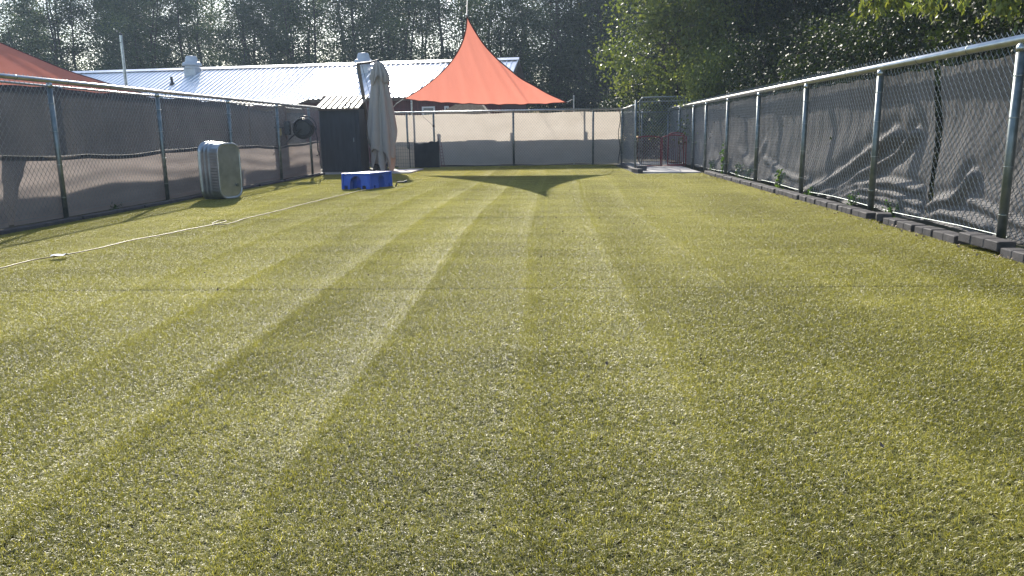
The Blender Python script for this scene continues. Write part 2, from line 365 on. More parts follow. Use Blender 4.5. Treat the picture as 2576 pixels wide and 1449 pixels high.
def add_post(root, x, y, h, r=.03, side=(0, 0), cap=True, m='galv_dull'):
    b = MB(); b.tube([(x, y, -.05), (x, y, h)], r, 14); p = b.build('post', M[m], root, smooth=False)
    for f in p.data.polygons: f.use_smooth = len(f.vertices) == 4
    if cap:
        b = MB(); b.lathe([(r+.004, h-.045), (r+.006, h-.01), (r*.9, h+.015), (r*.4, h+.028), (.004, h+.032)], (x, y, 0), 14); b.build('post_cap', M['galv'], p, smooth=True)
    for z in (h*.18, h*.42, h*.66, h*.86): b = MB(); b.lathe([(r+.0005, z), (r+.005, z+.001), (r+.005, z+.007), (r+.0005, z+.008)], (x, y, 0), 12); b.box((x+side[0]*.05, y+side[1]*.05, z+.004), (.05, .012, .006)); b.build('tie_band', M['wire'], p)
    return p
def add_rail(root, a, b_, r=.022, m='rail', joints=True, name='top_rail'):
    b = MB(); b.tube([a, b_], r, 16); o = b.build(name, M[m], root)
    for f in o.data.polygons: f.use_smooth = len(f.vertices) == 4
    if joints:
        A, B = Vector(a), Vector(b_); L = (B-A).length; d = (B-A)/L; k = 1.1
        while k < L:
            b = MB(); b.tube([A+d*k, A+d*(k+.012)], r+.0028, 14); k += 1.02
            b.build('rail_tie', M['galv_dull'], o)
    return o

XL, XR = -6.56, 3.93
# --- right fence
f = thing('chain_link_fence', 'long silver chain link fence on the right with a wrinkled charcoal screen', 'fence', (XR, 15, 0))
for y in (4.05, 6.93, 9.76, 12.5, 15.3, 17.93, 20.4, 22.2, 24.6, 27.0): add_post(f, XR, y, 1.73, .038, side=(1, 0))
add_rail(f, (XR+.01, 2.6, 1.79), (XR+.01, 27.05, 1.775), .041)
add_chain(f, (XR+.055, 3.4), (XR+.055, 27.0), .10, 1.88, r=.0029)
b = MB()
pts = [(XR+.045, 3.2+i*.5, .115+.012*math.sin(i*.9)) for i in range(49)]
b.tube(pts, .0032, 6); b.build('tension_wire', M['galv_dull'], f)
def wrinkle(Y, Z):
    """outward (+x) displacement of the loose screen"""
    d = .07 + .10*np.sin(np.clip((1.74-Z)/1.74, 0, 1)*math.pi)
    d += .022*np.sin(Y*1.9+1)*np.clip(1.6-Z, 0, 1) + .012*np.sin(Y*5.1+Z*2.2)*np.clip(1.5-Z, 0, 1)
    d += .006*np.sin(Z*9+Y*2) + .004*np.sin(Y*17+Z*6)
    ridges = [([(12.89, .05), (11.9, .23), (11.37, .42), (10.75, .66), (10.23, .84), (9.8, .98)], .07, .085),
              ([(11.96, .07), (11.12, .31), (10.65, .5), (10.04, .66), (9.64, .78), (9.2, 1.0)], .05, .075),
              ([(11.7, .04), (10.76, .32), (10.21, .37), (9.71, .42), (8.92, .38)], .035, .055),
              ([(11.3, .09), (10.61, .26), (10.13, .28), (9.54, .28), (8.89, .21)], .03, .05),
              ([(10.76, .14), (10.11, .19), (9.39, .19), (8.87, .12)], .025, .04),
              ([(8.66, .2), (8.45, .29), (8.15, .34), (8.02, .45), (7.9, .6)], .045, .06),
              ([(8.64, .1), (8.33, .19), (8.03, .2), (7.48, .14)], .035, .045),
              ([(7.9, .36), (7.5, .30), (7.1, .24), (6.6, .2)], .03, .025), ([(14.8, .42), (14.2, .30), (13.5, .24), (12.8, .25)], .04, .03),
              ([(15.4, .5), (15.0, .44), (14.6, .20), (14.3, .1)], .05, .025), ([(20.8, .9), (20.4, .5), (19.8, .2), (19.2, .1)], .09, .03),
              ([(17.6, .6), (17.2, .45), (16.6, .3), (16.0, .5), (15.5, .8)], .08, .03)]
    for pl, w, amp in ridges:
        best = np.full(Y.shape, 9.); 
        for (a, b2), (c, e) in zip(pl[:-1], pl[1:]):
            vx, vz = c-a, e-b2; t = np.clip(((Y-a)*vx+(Z-b2)*vz)/(vx*vx+vz*vz), 0, 1)
            dy = Y-(a+t*vx); dz = Z-(b2+t*vz); best = np.minimum(best, np.hypot(dy*.8, dz))
        d = d - amp*np.exp(-(best/w)**2) + .5*amp*np.exp(-((best-2.2*w)/(w*1.2))**2)
    low = np.clip((.62-Z)/.62, 0, 1)
    d += low*.018*np.sin(Z*38 + 3*np.sin(Y*2.1))*np.clip(1-abs(Y-9.7)/2.4, 0, 1)
    return np.maximum(d, .012)
def screen_right(y0, y1, skew0=0, skew1=0, ztop=1.70):
    ny = int((y1-y0)/.035); nz = 60
    Y, Zf = np.meshgrid(np.linspace(0, 1, ny), np.linspace(0, 1, nz), indexing='ij')
    bot = .05 + .05*np.sin(Y*9)
    yy0 = y0 + skew0*(1-Zf); yy1 = y1 + skew1*(1-Zf)
    Yw = yy0 + (yy1-yy0)*Y
    bot = .045 + .03*np.sin(Yw*1.7)**2 + .10*np.exp(-((Yw-14.9)/.35)**2) + .12*np.exp(-((Yw-17.9)/.5)**2)
    sag = .012*(1-np.cos((Yw)*2*math.pi/.72))
    Z = bot + (ztop-sag-bot)*Zf
    X = XR + .06 + wrinkle(Yw, Z)
    b = MB(); b.grid(np.stack([X, Yw, Z], -1)); return b
screen_right(8.76, 27.0, -.04, 0).build('privacy_screen', M['screen_right'], f, smooth=True)
screen_right(3.2, 8.60, 0, .02).build('privacy_screen', M['screen_right'], f, smooth=True)

# --- far fence with tan screen
YF = 25.5
f = thing('chain_link_fence', 'far chain link fence with a pale tan screen, across the end of the yard', 'fence', (-1, YF, 0))
for x in (-4.75, -3.87, -1.27, 1.31, 2.24): add_post(f, x, YF, 1.77, .033, side=(0, 1))
add_rail(f, (-5.4, YF-.01, 1.775), (2.24, YF-.01, 1.775), .028)
add_chain(f, (-5.4, YF+.035), (2.24, YF+.035), .06, 1.82, r=.0042)
def flat_screen(root, pa, pb, z0, z1, m, ripple=.02, seed=0, dense=.08, sag=.012, name='privacy_screen', topfn=None, folds=0, offn=0):
    pa = np.array(pa, float); pb = np.array(pb, float); L = np.linalg.norm(pb-pa); u = (pb-pa)/L; nr = np.array([-u[1], u[0]])
    a, c = np.meshgrid(np.linspace(0, 1, max(3, int(L/dense))), np.linspace(0, 1, max(6, int((z1-z0)/.04))), indexing='ij')
    s = a*L; z1s = z1 - sag*(1-np.cos(s*2*math.pi/.8)) if topfn is None else topfn(s)
    Z = z0 + .012*np.sin(s*3+seed) + (z1s-z0)*c
    D = offn + ripple*(np.sin(s*2.3+seed)*np.sin(c*3.1) + .4*np.sin(s*7+c*4+seed)) * np.sin(c*math.pi*.9+.15)
    if folds: D = D + folds*np.sin(Z*26 + 1.6*np.sin(s*1.3+seed) + seed)*np.sin(np.clip(c, 0, 1)*math.pi)
    b = MB(); b.grid(np.stack([pa[0]+u[0]*s+nr[0]*D, pa[1]+u[1]*s+nr[1]*D, Z], -1)); return b.build(name, m, root, smooth=True)
flat_screen(f, (-5.4, YF+.07), (2.2, YF+.07), .05, 1.70, M['screen_tan'], .012, 2, sag=.004)
b = MB(); b.tube([(2.15+.03*math.sin(i*.8), YF-.03, 1.7-i*.12) for i in range(15)], .012, 6); b.build('rubber_edge_strip', M['dark'], f)
b = MB(); b.box((-3.87, YF-.035, 1.33), (.07, .06, .07), bev=.01); b.tube([(-3.87, YF-.03, 1.33), (-4.0, YF-.03, 1.45), (-4.2, YF-.03, 1.62), (-4.22, YF-.03, 1.72)], .006, 6); b.build('latch', M['dark'], f)

# unseen board fence placed behind to shade the tan screen's lower half
f = thing('shade_fence', 'unseen low board fence placed close behind the tan screened fence to shade it', 'fence', (-1, YF+1.35, 0))
b = MB()
for i in range(62): b.box((-5.6+i*.128, YF+1.35, .80), (.121, .02, 1.56+.012*((i*7) % 3)))
b.build('board', M['wood'], f)
for x in (-4.1, -1.7, .7, 2.2): b = MB(); b.box((x, YF+1.30, .88), (.09, .075, 1.76)); b.box((x, YF+1.30, 1.775), (.11, .09, .03)); b.build('post', M['wood'], f)

# --- left fence, low brown screen
f = thing('chain_link_fence', 'left chain link fence with a low brown screen behind its lower half', 'fence', (XL, 13, 0))
for y in (4.3, 7.2, 10.05, 12.85, 15.7, 18.5, 20.95): add_post(f, XL, y, 1.80, .033, side=(-1, 0))
add_rail(f, (XL, 3.2, 1.845), (XL, 22.1, 1.845), .03)
add_chain(f, (XL-.045, 4.0), (XL-.045, 22.1), .09, 1.90, r=.0024)
b = MB(); b.tube([(XL-.04, 4+i*.5, .12+.01*math.sin(i)) for i in range(37)], .0035, 6); b.build('tension_wire', M['galv'], f)
def scr_left(y0, y1, ytb, seed, ytop0=None):
    ny = int((y1-y0)/.05); a, c = np.meshgrid(np.linspace(0, 1, ny), np.linspace(0, 1, 30), indexing='ij')
    s0 = y0 + (0 if ytop0 is None else (ytop0-y0))*c; s1 = y1 + (ytb-y1)*c
    Y = s0 + (s1-s0)*a
    top = .90 + .035*np.sin(Y*.9+.5) - .03*np.abs(np.sin(Y*1.45))
    Z = .05 + (top-.05)*c
    X = XL - .085 - .012*np.sin(Y*2.2+seed) - .008*np.sin(Z*24+1.8*np.sin(Y*1.4+seed))*np.sin(c*math.pi) - .03*np.sin(c*math.pi)
    b = MB(); b.grid(np.stack([X, Y, Z], -1)); return b
scr_left(9.15, 22.0, 22.0, 1, 9.57).build('lower_screen', M['screen_brown'], f, smooth=True)
scr_left(4.0, 9.03, 9.08, 4).build('lower_screen', M['screen_brown'], f, smooth=True)
b = MB()
Ys = np.linspace(4, 22, 240)
P = np.stack([np.stack([np.full(240, XL-.078), Ys, .90+.035*np.sin(Ys*.9+.5)-.03*np.abs(np.sin(Ys*1.45))-w], 1) for w in (0, .055)], 1); b.grid(P); b.build('screen_hem', M['hem'], f)
b = MB(); b.tube([(XL-.072, y, .905+.035*math.sin(y*.9+.5)-.03*abs(math.sin(y*1.45))) for y in Ys], .0028, 6); b.build('hem_cord', M['rope'], f)

# --- outer left screen fence
XO = -7.42
f = thing('screen_fence', 'outer fence on the left hung with a full height dark grey screen', 'fence', (XO, 13, 0))
for y in (5.5, 8.6, 11.7, 14.8, 17.9, 21.0): add_post(f, XO-.06, y, 1.86, .026, side=(1, 0))
add_rail(f, (XO-.06, 4.2, 1.88), (XO-.06, 23.2, 1.86), .016, joints=False)
flat_screen(f, (XO, 4.2), (XO, 18.9), -.05, 1.84, M['screen_grey'], .018, 5, sag=.006)
flat_screen(f, (XO+.02, 18.95), (XO+.02, 23.2), .03, 1.74, M['screen_grey'], .018, 8, sag=.006)
flat_screen(f, (XO+.012, 4.2), (XO+.012, 18.9), 1.765, 1.845, M['hem'], .002, 5, sag=.006, name='screen_hem')
for i in range(26): b = MB(); b.lathe([(.012, -.004), (.016, 0), (.012, .004)], (XO+.022, 4.6+i*.62, 1.80), 8); b.build('grommet', M['galv'], f)

# --- gate side: return fence, corridor fence, gate leaf, red gates
f = thing('chain_link_fence', 'short open chain link return fence left of the gate', 'fence', (2.3, 24, 0))
add_post(f, 2.36, 22.5, 1.92, .032, cap=False); add_rail(f, (2.27, YF, 1.775), (2.36, 22.5, 1.80), .022)
add_chain(f, (2.28, YF), (2.36, 22.53), .06, 1.80, r=.003); add_rail(f, (2.27, YF, .12), (2.36, 22.5, .12), .014, 'galv_dull', False, 'bottom_rail')
add_post(f, 2.9, 25.7, 1.66, .022); add_chain(f, (2.3, 25.78), (3.88, 25.78), .05, 1.66, r=.0036); add_rail(f, (2.27, 25.75, 1.66), (3.9, 25.75, 1.66), .018, 'galv_dull', False, 'back_rail')
g = thing('tall_gate', 'tall open chain link gate leaf with rounded pipe corners', 'gate', (2.66, 24.2, 0))
a0, a1 = Vector((2.66, 24.25, 0)), Vector((4.0, 23.85, 0)); b = MB(); u = (a1-a0).normalized()
def rr(a0, a1, z0, z1, rad, n=5):
    u = (a1-a0); L = u.length; u = u/L; P = []
    for cx, cz, s0 in ((rad, z0+rad, 180), (L-rad, z0+rad, 270), (L-rad, z1-rad, 0), (rad, z1-rad, 90)):
        for k in range(n+1):
            th = R(s0 + 90*k/n); q = a0 + u*(cx+rad*math.cos(th)); P.append((q.x, q.y, cz+rad*math.sin(th)))
    return P
b.tube(rr(a0, a1, .06, 2.06, .13), .021, 10, closed=True); b.build('gate_frame', M['galv_dull'], g, smooth=True)
b = MB(); b.tube([a0+Vector((.0, 0, 1.93)), a1+Vector((0, 0, 1.93))], .014, 8); b.build('gate_rail', M['galv_dull'], g)
add_chain(g, (2.68, 24.244), (3.98, 23.856), .09, 2.04, r=.0042)
for z in (.4, 1.62): b = MB(); b.tube([(2.37, 22.56, z), (2.5, 22.9, z), (2.66, 24.22, z)], .011, 6); b.build('hinge', M['dark'], g)
def red_gate(xa, ya, xb, yb, h, label):
    t = thing('barrier_gate', label, 'gate', (xa, ya, 0), 'low red gate panels'); A = Vector((xa, ya, 0)); B = Vector((xb, yb, 0)); L = (B-A).length
    top = lambda s: h + .05*math.sin(math.pi*s) - .01
    P = [A + (B-A)*(i/12) + Vector((0, 0, top(i/12))) for i in range(13)]
    b = MB(); b.tube([A+Vector((0, 0, .05))]+P+[B+Vector((0, 0, .05))], .017, 8); b.tube([A+Vector((0, 0, .07)), B+Vector((0, 0, .07))], .015, 8); b.build('frame', M['red_metal'], t, smooth=True)
    b = MB(); n = int(L/.055)
    for i in range(1, n): s = i/n; q = A+(B-A)*s; b.tube([q+Vector((0, 0, .07)), q+Vector((0, 0, top(s)))], .0035, 6)
    b.build('bar', M['red_metal'], t)
red_gate(2.40, 22.72, 3.13, 22.86, .88, 'dark red tubular gate panel beside the gate post')
red_gate(3.17, 22.86, 3.84, 22.78, .90, 'dark red tubular gate panel nearest the right fence, in front of another')
red_gate(3.42, 23.42, 3.86, 23.30, .96, 'dark red gate panel folded behind the other two')

# ------------------------------------------------------------------ edging blocks
def block(x, y, L, yaw, z=0, tilt=0, h=.10, w=.15, label='', group='edging blocks along the right fence', n=3):
    t = thing('edging_block', label, 'edging block', (x, y, 0), group)
    b = MB(); c, s = math.cos(yaw), math.sin(yaw)
    for i in range(n):                     # scored lengths with a groove between
        o = (i-(n-1)/2)*L/n; b.box((x - s*o, y + c*o, z + h/2 + o*math.sin(tilt)), (w - .004*(i % 2), L/n - .012, h - .003*(i % 2)), rz=yaw, rx=tilt, bev=.008)
    b.box((x, y, z+h*.485), (w-.009, L-.006, h*.94), rz=yaw, rx=tilt)
    b.build('block', M['edging'], t); return t
ys = [(3.3, 4.0), (4.02, 4.75), (4.77, 5.5), (5.52, 6.56), (6.6, 7.2), (7.26, 7.72), (7.74, 8.1), (8.14, 8.52), (8.54, 8.86), (8.92, 9.18), (9.34, 9.8), (9.82, 10.3), (10.34, 10.72), (10.74, 11.2), (11.22, 11.6), (11.62, 11.95), (11.97, 12.4), (12.42, 13.2), (13.22, 14.0), (14.02, 14.8), (14.85, 15.6), (15.62, 16.4), (16.42, 17.2), (17.3, 18.0), (18.02, 18.75), (18.77, 19.45)]
rk = random.Random(8)
RL = {5: 'at the foot of the nearest post', 6: 'second past the tilted one', 7: 'just before the gap in the screen', 8: 'directly before the skewed block', 10: 'directly past the skewed block', 11: 'under the left end of the wrinkled folds', 12: 'second past the second post', 13: 'where the first low leafy weed grows', 14: 'between the low leafy weed and the third post',
      15: 'just before the third post', 16: 'at the foot of the third post', 17: 'just past the third post', 18: 'below the yellow green sprig', 19: 'just past the sprig, before the fourth post', 20: 'at the foot of the fourth post', 21: 'between the fourth post and the small dark weed', 22: 'below the small dark weed', 23: 'below the broad leaved weed', 24: 'below the tallest weed', 25: 'farthest of its row, ending at the gate slab'}
RL4 = ('out of frame at the lower right', 'third before the tilted one', 'second before the tilted block', 'touching the tilted block on the camera side')
LL = ('nearest the camera at the left edge', 'second from the left edge', 'ending at the first visible post', 'just past the first visible post', 'at the foot of the second visible post', 'in front of the stock tank', 'just behind the stock tank', 'below the fourth bay', 'just before the wooden post', 'below the hose reel', 'touching the shed')
for i, (ya, yb) in enumerate(ys):
    L = yb-ya; x = 3.80 + rk.uniform(-.012, .012); yaw = rk.uniform(-.025, .025); z = 0; tl = rk.uniform(-.01, .01)
    lab = 'charcoal edging block along the right fence, %s' % (RL4[i] if i < 4 else 'raised' if i == 4 else 'skewed' if i == 9 else ('' if 0 else RL[i]))
    if i == 4: z, tl, yaw, x, lab = .045, .02, .05, 3.79, 'raised tilted charcoal edging block just before the nearest fence post'
    if i == 9: yaw, x, z, lab = -.35, 3.80, .03, 'short skewed charcoal edging block turned out of line at the second post'
    block(x, (ya+yb)/2, L-.008, yaw, z, tl, h=.085, w=.16, label=lab, n=max(2, int(L/.16)))
for i in range(11):
    y = 4.5 + i*1.62
    block(XL+.11+rk.uniform(-.02, .02), y, 1.58, rk.uniform(-.02, .02), -.012, 0, h=.07, w=.11, label='dark edging block under the left fence, ' + LL[i], group='edging blocks along the left fence', n=1)
block(2.20, 20.45, .5, .25, 0, 0, h=.11, w=.14, label='black edging block at the near corner of the gate slab', group='edging blocks by the gate', n=2)
block(2.38, 20.95, .26, 1.4, .03, 0, h=.13, w=.16, label='small black block standing on the corner of the gate slab', group='edging blocks by the gate', n=1)
for k in range(3): block(2.21, 21.6+k*1.35, 1.3, .01, 0, 0, h=.08, w=.09, label=('near', 'middle', 'far')[k]+' dark edging block running from the gate post to the fence corner', group='edging blocks by the gate', n=1)

# ------------------------------------------------------------------ stock tank on its side
def tank():
    t = thing('stock_tank', 'oval galvanised stock tank standing on its side by the left fence', 'tank', (-5.9, 13.5, 0))
    e1 = Vector((.36, .933, 0)); dd = Vector((-.933, .36, 0)); C0 = Vector((-5.68, 13.44, 0)); w, hh, L, rad = .53, .96, .42, .17
    def ring(s, grow, n=14, ww=0):
        P = []; a = w/2+grow; bq = hh/2+grow
        for cx, cz, s0 in ((-(a-rad), -(bq-rad), 180), (a-rad, -(bq-rad), 270), (a-rad, bq-rad, 0), (-(a-rad), bq-rad, 90)):
            for k in range(n):
                th = R(s0 + 90*k/(n-1)); rr_ = rad
                P.append((cx+rr_*math.cos(th), cz+rr_*math.sin(th)))
        out = []; m = len(P)
        for i, (px, pz) in enumerate(P):
            g = 1 + ww*math.sin(i*math.pi)    # alternate
            out.append(C0 + e1*(px*g) + dd*s + Vector((0, 0, pz*g + hh/2+.015)))
        return out
    def dense(P, k=3):
        out = []
        for i in range(len(P)):
            a, b2 = P[i], P[(i+1) % len(P)]; seg = max(1, int((b2-a).length/.012))
            for j in range(seg): out.append(a + (b2-a)*(j/seg))
        return out
    prof = [(0, 0), (.012, .006), (.03, .006)]
    b = MB(); base = ring(0, 0)
    base_d = dense(base); n = len(base_d); cen = C0 + Vector((0, 0, hh/2+.015))
    V = []; S_ = [(0, 0, 0), (.006, .012, 0), (.02, .006, 0), (.03, .006, 0), (.04, .006, 1), (.16, .008, 1), (.17, .008, 0), (.20, .010, 0), (.212, .024, 0), (.235, .024, 0), (.247, .010, 0), (.29, .012, 0), (.302, .026, 0), (.322, .026, 0), (.334, .014, 0), (.40, .016, 0), (.405, .034, 0), (.42, .036, 0), (.428, .028, 0), (.424, .014, 0)]
    for s, gr, cor in S_:
        for i, q in enumerate(base_d):
            rv = (q - cen); rv = rv.normalized(); c = (.0055*math.sin(i*2*math.pi/4.0) if cor else 0)
            V.append(q + dd*s + rv*(gr + c))
    Fs = [(k*n+i, k*n+(i+1) % n, (k+1)*n+(i+1) % n, (k+1)*n+i) for k in range(len(S_)-1) for i in range(n)]
    b.add([tuple(v) for v in V], Fs); o = b.build('tank_wall', M['tank'], t, smooth=True)
    b = MB(); V = [tuple(cen - dd*.004 + (q-cen)*k) for k in (1.0, .96, .93, .5) for q in base_d] + [tuple(cen-dd*.001)]
    V = [tuple(Vector(v) + dd*(.010 if n*2 <= i else 0)) for i, v in enumerate(V)]
    Fs = [(k*n+(i+1) % n, k*n+i, (k+1)*n+i, (k+1)*n+(i+1) % n) for k in range(3) for i in range(n)] + [(3*n+(i+1) % n, 3*n+i, 4*n) for i in range(n)]
    b.add(V, Fs); b.build('tank_bottom', M['tank'], t)
    b = MB(); b.tube([tuple(q + dd*.422 + (q-cen).normalized()*.03) for q in base_d[::2]], .012, 8, closed=True); b.build('rolled_rim', M['galv'], t, smooth=True)
    b = MB(); q = cen - dd*.012 + e1*.13 + Vector((0, 0, -.25)); b.tube([q, q-dd*.018], .03, 16); b.build('drain_plug', M['galv_dull'], t)
tank()

# ------------------------------------------------------------------ blue platform
def platform():
    t = thing('dog_platform', 'blue moulded plastic dog platform with arched openings', 'platform', (-3.75, 15.8, 0))
    A = Vector((-3.66, 15.36, 0)); e1 = Vector((-.99, .10, 0)).normalized()*.60; e2 = Vector((.34, .94, 0)).normalized()*.86; h = .30; tpr = .03
    def side(P, Q, outn, arches, name):
        L = (Q-P).length; u = (Q-P)/L
        # panel with arch cut out, built as columns
        b = MB(); n = 60; th = .03
        def zlow(s):
            z = 0.0
            for c, w, zt, rnd in arches:
                d = abs(s-c)
                if d < w/2: z = max(z, (zt if not rnd else zt-.5*w + math.sqrt(max(0, (w/2)**2-d*d))))
            return z
        S2 = [i*L/n for i in range(n+1)]
        for i in range(n):
            s = (S2[i]+S2[i+1])/2; zl = zlow(s); a, c = P+u*S2[i], P+u*S2[i+1]
            inn = -outn*th; off = lambda z: -outn*(tpr*z/h)
            V = []
            for q in (a, c):
                for z in (zl, h):
                    V.append(q+off(z)+Vector((0, 0, z+.012))); V.append(q+off(z)+inn+Vector((0, 0, z+.012)))
            b.add([tuple(v) for v in V], [(0, 4, 6, 2), (1, 3, 7, 5), (0, 1, 5, 4), (2, 6, 7, 3), (0, 2, 3, 1), (4, 5, 7, 6)])
        b.build(name, M['blue'], t)
        # recessed inner arch vault
        for c, w, zt, rnd in arches:
            if not rnd: continue
            b = MB(); rows = []
            for dpt in (0.03, .17):
                row = []
                for k in range(17):
                    th2 = math.pi*k/16; sx = c + math.cos(th2)*w/2; z = zt-.5*w+math.sin(th2)*w/2
                    row.append(P+u*sx-outn*(dpt+.01)+Vector((0, 0, z+.012)))
                row = [P+u*(c+w/2)-outn*(dpt+.01)+Vector((0, 0, .012))]+row+[P+u*(c-w/2)-outn*(dpt+.01)+Vector((0, 0, .012))]
                rows.append([tuple(v) for v in row])
            b.grid(np.array(rows)); b.build('arch_liner', M['blue'], t)
    n1 = Vector((e1.y, -e1.x, 0)).normalized(); n1 = n1 if n1.y < 0 else -n1
    n2 = Vector((e2.y, -e2.x, 0)).normalized(); n2 = n2 if n2.x > 0 else -n2
    side(A, A+e1, n1, [(.30, .23, .26, True), (.12, .07, .07, False), (.50, .07, .07, False)], 'front_wall')
    side(A, A+e2, n2, [(.46, .24, .26, True), (.18, .07, .07, False), (.74, .07, .07, False)], 'side_wall')
    side(A+e1, A+e1+e2, -n2, [(.40, .24, .26, True)], 'side_wall')
    side(A+e2, A+e1+e2, -n1, [(.30, .23, .26, True)], 'back_wall')
    cen = A+e1*.5+e2*.5; b = MB(); prof = [(1.012, h-.012), (1.02, h+.004), (1.0, h+.018), (.93, h+.022), (.90, h+.016), (.0, h+.018)]
    cs = [A, A+e1, A+e1+e2, A+e2]; V = []
    for k, z in prof[:-1]:
        for q in cs: V.append(tuple(cen+(q-cen)*k*.97+Vector((0, 0, z+.012))))
    Fs = [(k*4+i, k*4+(i+1) % 4, k*4+4+(i+1) % 4, k*4+4+i) for k in range(4) for i in range(4)]+[(16, 17, 18, 19), (3, 2, 1, 0)]
    b.add(V, Fs); b.build('top', M['blue'], t)
    b = MB(); a = cen+Vector((0, 0, h+.036))
    b.tube([tuple(a+e1*.2+e2*(.3)), tuple(a+e1*-.2+e2*.1), tuple(a-e1*.3-e2*.3), tuple(a+e1*.3-e2*.36), tuple(a+e1*.38+e2*.2)], .004, 5); b.build('moulded_rib', M['blue'], t)
    t2 = thing('spray_nozzle', 'black hose fitting lying beside the blue platform', 'nozzle', (-3.2, 16.2, 0)); b = MB(); b.box((-3.19, 16.15, .10), (.16, .06, .03), rz=.2, bev=.01); b.tube([(-3.27, 16.13, .08), (-3.3, 16.12, .0)], .015, 8); b.tube([(-3.12, 16.17, .10), (-3.06, 16.18, .12)], .022, 10); b.build('nozzle_body', M['dark'], t2)
platform()

# ------------------------------------------------------------------ hose on the turf
def smooth_path(P, k=8, wig=.01, seed=1):
    P = [Vector(p) for p in P]; out = []; g = random.Random(seed)
    for i in range(len(P)-1):
        p0, p1, p2, p3 = P[max(i-1, 0)], P[i], P[i+1], P[min(i+2, len(P)-1)]
        for j in range(k):
            t = j/k; out.append(.5*((2*p1)+(p2-p0)*t+(2*p0-5*p1+4*p2-p3)*t*t+(3*p1-p0-3*p2+p3)*t**3) + Vector((g.uniform(-wig, wig), 0, 0)))
    return out + [P[-1]]
t = thing('garden_hose', 'tan hose trailing across the turf towards the blue platform', 'hose', (-4.2, 9, 0))
hp = [(-4.9, 4.9), (-4.72, 5.6), (-4.66, 6.16), (-4.66, 6.58), (-4.57, 6.81), (-4.47, 7.29), (-4.45, 7.84), (-4.33, 8.33), (-4.27, 8.78), (-4.19, 9.11), (-4.09, 9.4), (-4.21, 9.55), (-4.25, 9.38), (-4.12, 9.22), (-4.01, 9.33), (-4.03, 9.83), (-4.0, 10.3), (-3.94, 11.0), (-3.92, 11.86), (-3.84, 12.91), (-3.76, 13.89), (-3.71, 14.6), (-3.6, 15.0), (-3.47, 15.5), (-3.3, 16.0)]
b = MB(); b.tube([(p.x, p.y, p.z) for p in smooth_path([(x, y, .034 + (.018 if 9 < i < 12 else 0)) for i, (x, y) in enumerate(hp)], 8, .004)], .0055, 8); b.build('hose', M['hose'], t, smooth=True)
b = MB(); g0 = np.array([[(-4.60, 6.81, .036), (-4.56, 6.82, .050), (-4.53, 6.83, .042), (-4.49, 6.86, .040)], [(-4.60, 6.76, .054), (-4.56, 6.77, .058), (-4.52, 6.78, .052), (-4.48, 6.79, .060)], [(-4.59, 6.72, .046), (-4.55, 6.72, .054), (-4.51, 6.73, .046), (-4.46, 6.71, .050)]]); b.grid(g0); o = b.build('paper_tag', M['tag'], solid=.002); tag(o, 'crumpled white tag wrapped on the tan hose', 'tag')

# ------------------------------------------------------------------ shed
t = thing('shed', 'small charcoal shed with a weathered ribbed metal roof', 'shed', (-6.05, 22.6, 0))
b = MB(); b.box((-6.06, 22.13, .93), (1.14, .03, 1.78)); b.box((-5.505, 22.62, .93), (.03, .95, 1.78)); b.box((-6.615, 22.62, .93), (.03, .95, 1.78)); b.box((-6.06, 23.1, 1.06), (1.14, .03, 2.05))
b.build('wall', M['shed_wall'], t)
b = MB(); b.box((-6.02, 22.10, .90), (.86, .02, 1.66)); d = b.build('door', M['shed_wall'], t)
b = MB(); b.box((-5.66, 22.08, .95), (.03, .025, .12), bev=.005); b.build('handle', M['galv_dull'], d)
def ribbed_roof(corners, n, rib, hh, m, parent, name='roof'):
    a, b_, c, d = [Vector(q) for q in corners]      # eave left, eave right, ridge right, ridge left
    nr = (b_-a).cross(d-a).normalized(); bld = MB(); rows = []
    fr = []
    for i in range(n):
        for f, z in ((0, 0), (.80, 0), (.86, 1), (.94, 1)): fr.append(((i+f)/n, z*hh))
    fr.append((1, 0))
    rows = [[tuple(a+(b_-a)*s+nr*z) for s, z in fr], [tuple((a+d)/2+((b_+c)/2-(a+d)/2)*s+nr*z) for s, z in fr], [tuple(d+(c-d)*s+nr*z) for s, z in fr]]
    bld.grid(np.array(rows)); return bld.build(name, m, parent, solid=.006)
rf = ribbed_roof([(-6.70, 21.98, 1.83), (-5.42, 21.98, 1.83), (-5.42, 23.25, 2.22), (-6.70, 23.25, 2.22)], 8, 0, .035, M['shed_roof'], t)
b = MB(); b.box((-6.06, 22.0, 1.80), (1.26, .025, .05)); b.build('fascia', M['trim'], t)
for k, x in enumerate((-5.80, -5.69)):
    b = MB(); b.tube([(x, 21.99, 1.82), (x-.01, 21.99, 1.92), (x+.02, 21.99, 1.98), (x-.01*k, 21.99, 2.03)], [.018, .014, .022, .008], 6); b.tube([(x-.05, 21.99, 1.93), (x, 21.99, 1.97)], .008, 5); b.build('hook', M['dark'], t)
t = thing('screen_post', 'black fabric wrapped post standing between the shed and the umbrella', 'post', (-5.3, 23.2, 0))
b = MB(); b.tube([(-5.3, 23.3, 0), (-5.36, 23.3, 1.9)], .05, 10); b.build('pole', M['dark'], t)
flat_screen(t, (-5.46, 23.2), (-4.98, 23.3), .02, 1.78, M['black_fabric'], .03, 3, dense=.05, name='black_screen')

